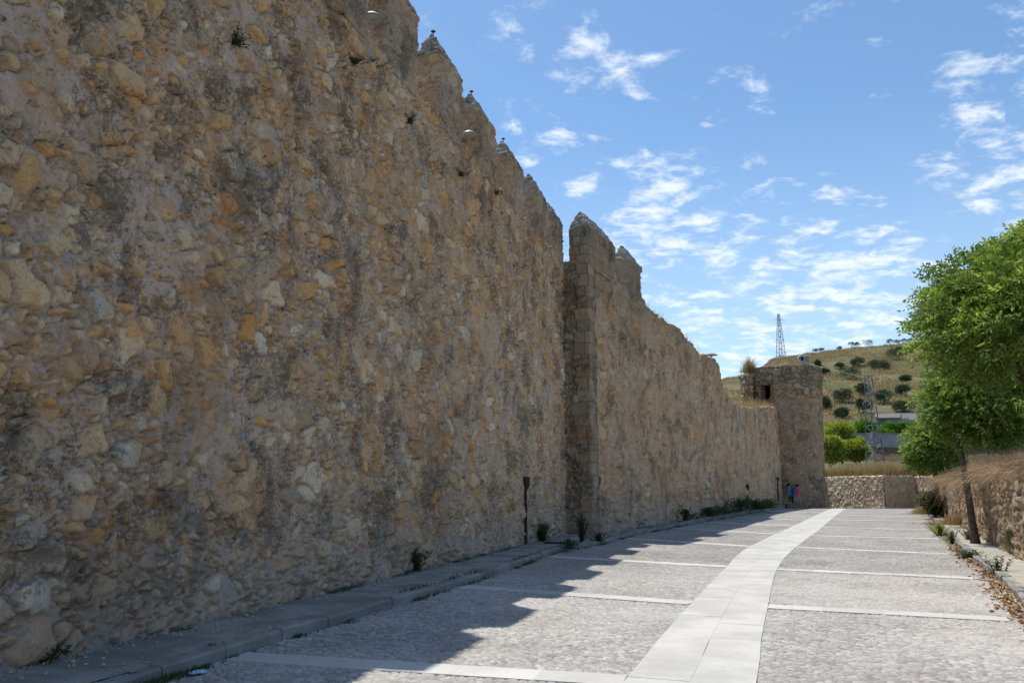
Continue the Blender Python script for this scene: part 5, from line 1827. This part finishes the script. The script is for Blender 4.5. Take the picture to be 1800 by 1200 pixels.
# shrubs on the hillside
HG = "dark shrubs scattered over the dry hillside"
SH = [(1509.5, 643, 24, 16, "shrub high on the slope between the ridge tree pair and the double shrub"),
      (1538, 647, 22, 14, "left and greyer shrub of the touching pair high on the slope"),
      (1554, 651, 26, 18, "right shrub of the touching pair high on the slope"),
      (1574, 633, 30, 20, "broad shrub just under the ridge, lower of the overlapping two"),
      (1584, 621, 20, 12, "shrub on the ridge line, upper of the overlapping two"),
      (1497, 667, 36, 23, "wide shrub crossed by the thin power cable"),
      (1451, 660, 16, 15, "small shrub touching the right edge of the tower top"),
      (1477, 648, 16, 11, "small greyish shrub between the tower and the wide shrub"),
      (1438, 643, 12, 10, "tiny shrub peeping over the tower's right top corner"),
      (1592, 669, 20, 9, "thin sparse shrub standing alone high on the right slope"),
      (1590, 696, 27, 22, "round shrub on the right slope above the house"),
      (1556, 708, 34, 23, "large round shrub just right of the near pylon's middle"),
      (1516, 695, 27, 20, "dark shrub just left of the near pylon's upper part"),
      (1483, 707, 34, 22, "large round shrub between the tower and the near pylon"),
      (1451, 722, 22, 26, "tall shrub cut by the right edge of the tower"),
      (1518, 726, 25, 24, "brownish shrub just left of the near pylon's middle"),
      (1590, 724, 36, 20, "broad shrub directly behind the house roof"),
      (1481, 735, 26, 17, "lowest shrub, above the largest bright bush"),
      (1617, 708, 22, 15, "pale grey shrub half hidden by the street tree crowns")]
for i, (px, py, wd_, ht_, lab) in enumerate(SH):
    x, y = on_hill(px, py, 136)
    sc_ = y / 1400
    zc_ = tz(x, y) + ht_ * sc_ * 0.40
    bush("hill_shrub", (x, y, zc_), (wd_ * sc_ * 0.56, wd_ * sc_ * 0.5, ht_ * sc_ * 0.64), 34, wd_ * sc_ * 0.17, 2400, max(0.28, 1.15 * sc_), 'leaf_olive', 200 + i, lab, 'shrub', HG, low=-0.3, base_z=tz(x, y))
RT = [(1433, 616, 11, 6, "ridge tree, leftmost on the skyline right of the hilltop pylon"), (1445, 616, 11, 6, "ridge tree, second on the skyline right of the hilltop pylon"),
      (1476, 616, 11, 5, "lone tiny bush on the skyline between two tree groups"), (1497, 611, 11, 9, "ridge tree, left of the close pair in the middle skyline"),
      (1507, 611, 11, 9, "ridge tree, right of the close pair in the middle skyline"), (1526, 609, 20, 9, "wide rounded ridge tree standing alone on the skyline"),
      (1565, 606, 12, 10, "ridge tree, first of the right hand skyline row"), (1577, 606, 14, 9, "ridge tree, second of the right hand skyline row"),
      (1589, 604, 14, 9, "ridge tree, third of the right hand skyline row"), (1601, 603, 12, 9, "ridge tree, last of the skyline row beside the street tree")]
for i, (px, py, wd_, ht_, lab) in enumerate(RT):
    y = 331.0; p = at(px, py, y); sc_ = y / 1400
    z0_ = tz(p.x, y)
    bush("ridge_tree", (p.x, y, z0_ + ht_ * sc_ * 0.68), (wd_ * sc_ * 0.5, wd_ * sc_ * 0.45, ht_ * sc_ * 0.42), 12, wd_ * sc_ * 0.2, 420, 0.32, 'leaf_olive', 300 + i, lab, 'tree', "trees along the hill ridge", low=-0.4, base_z=z0_)

# tufts of dry grass over the hillside
r = np.random.default_rng(77)
n_ = 42000
yy_ = 122 + (331 - 122) * r.random(n_) ** 0.9; px_ = r.uniform(1240, 1660, n_)
xx_ = (px_ - 900) / 1400 * yy_
dn = fbm(xx_ * 0.12, yy_ * 0.05, 99, 4); k = r.random(n_) < sstep(0.35, 0.6, dn)
xx_ = xx_[k]; yy_ = yy_[k]
P = np.stack([xx_, yy_, terrain(xx_, yy_) - 0.05], 1)
grass("hill_grass", P, 0.35 + 0.5 * r.random(len(xx_)), np.full(len(xx_), 0.22), M['straw'], 98, 0.4, tone=0.1 + 0.5 * dn[k])
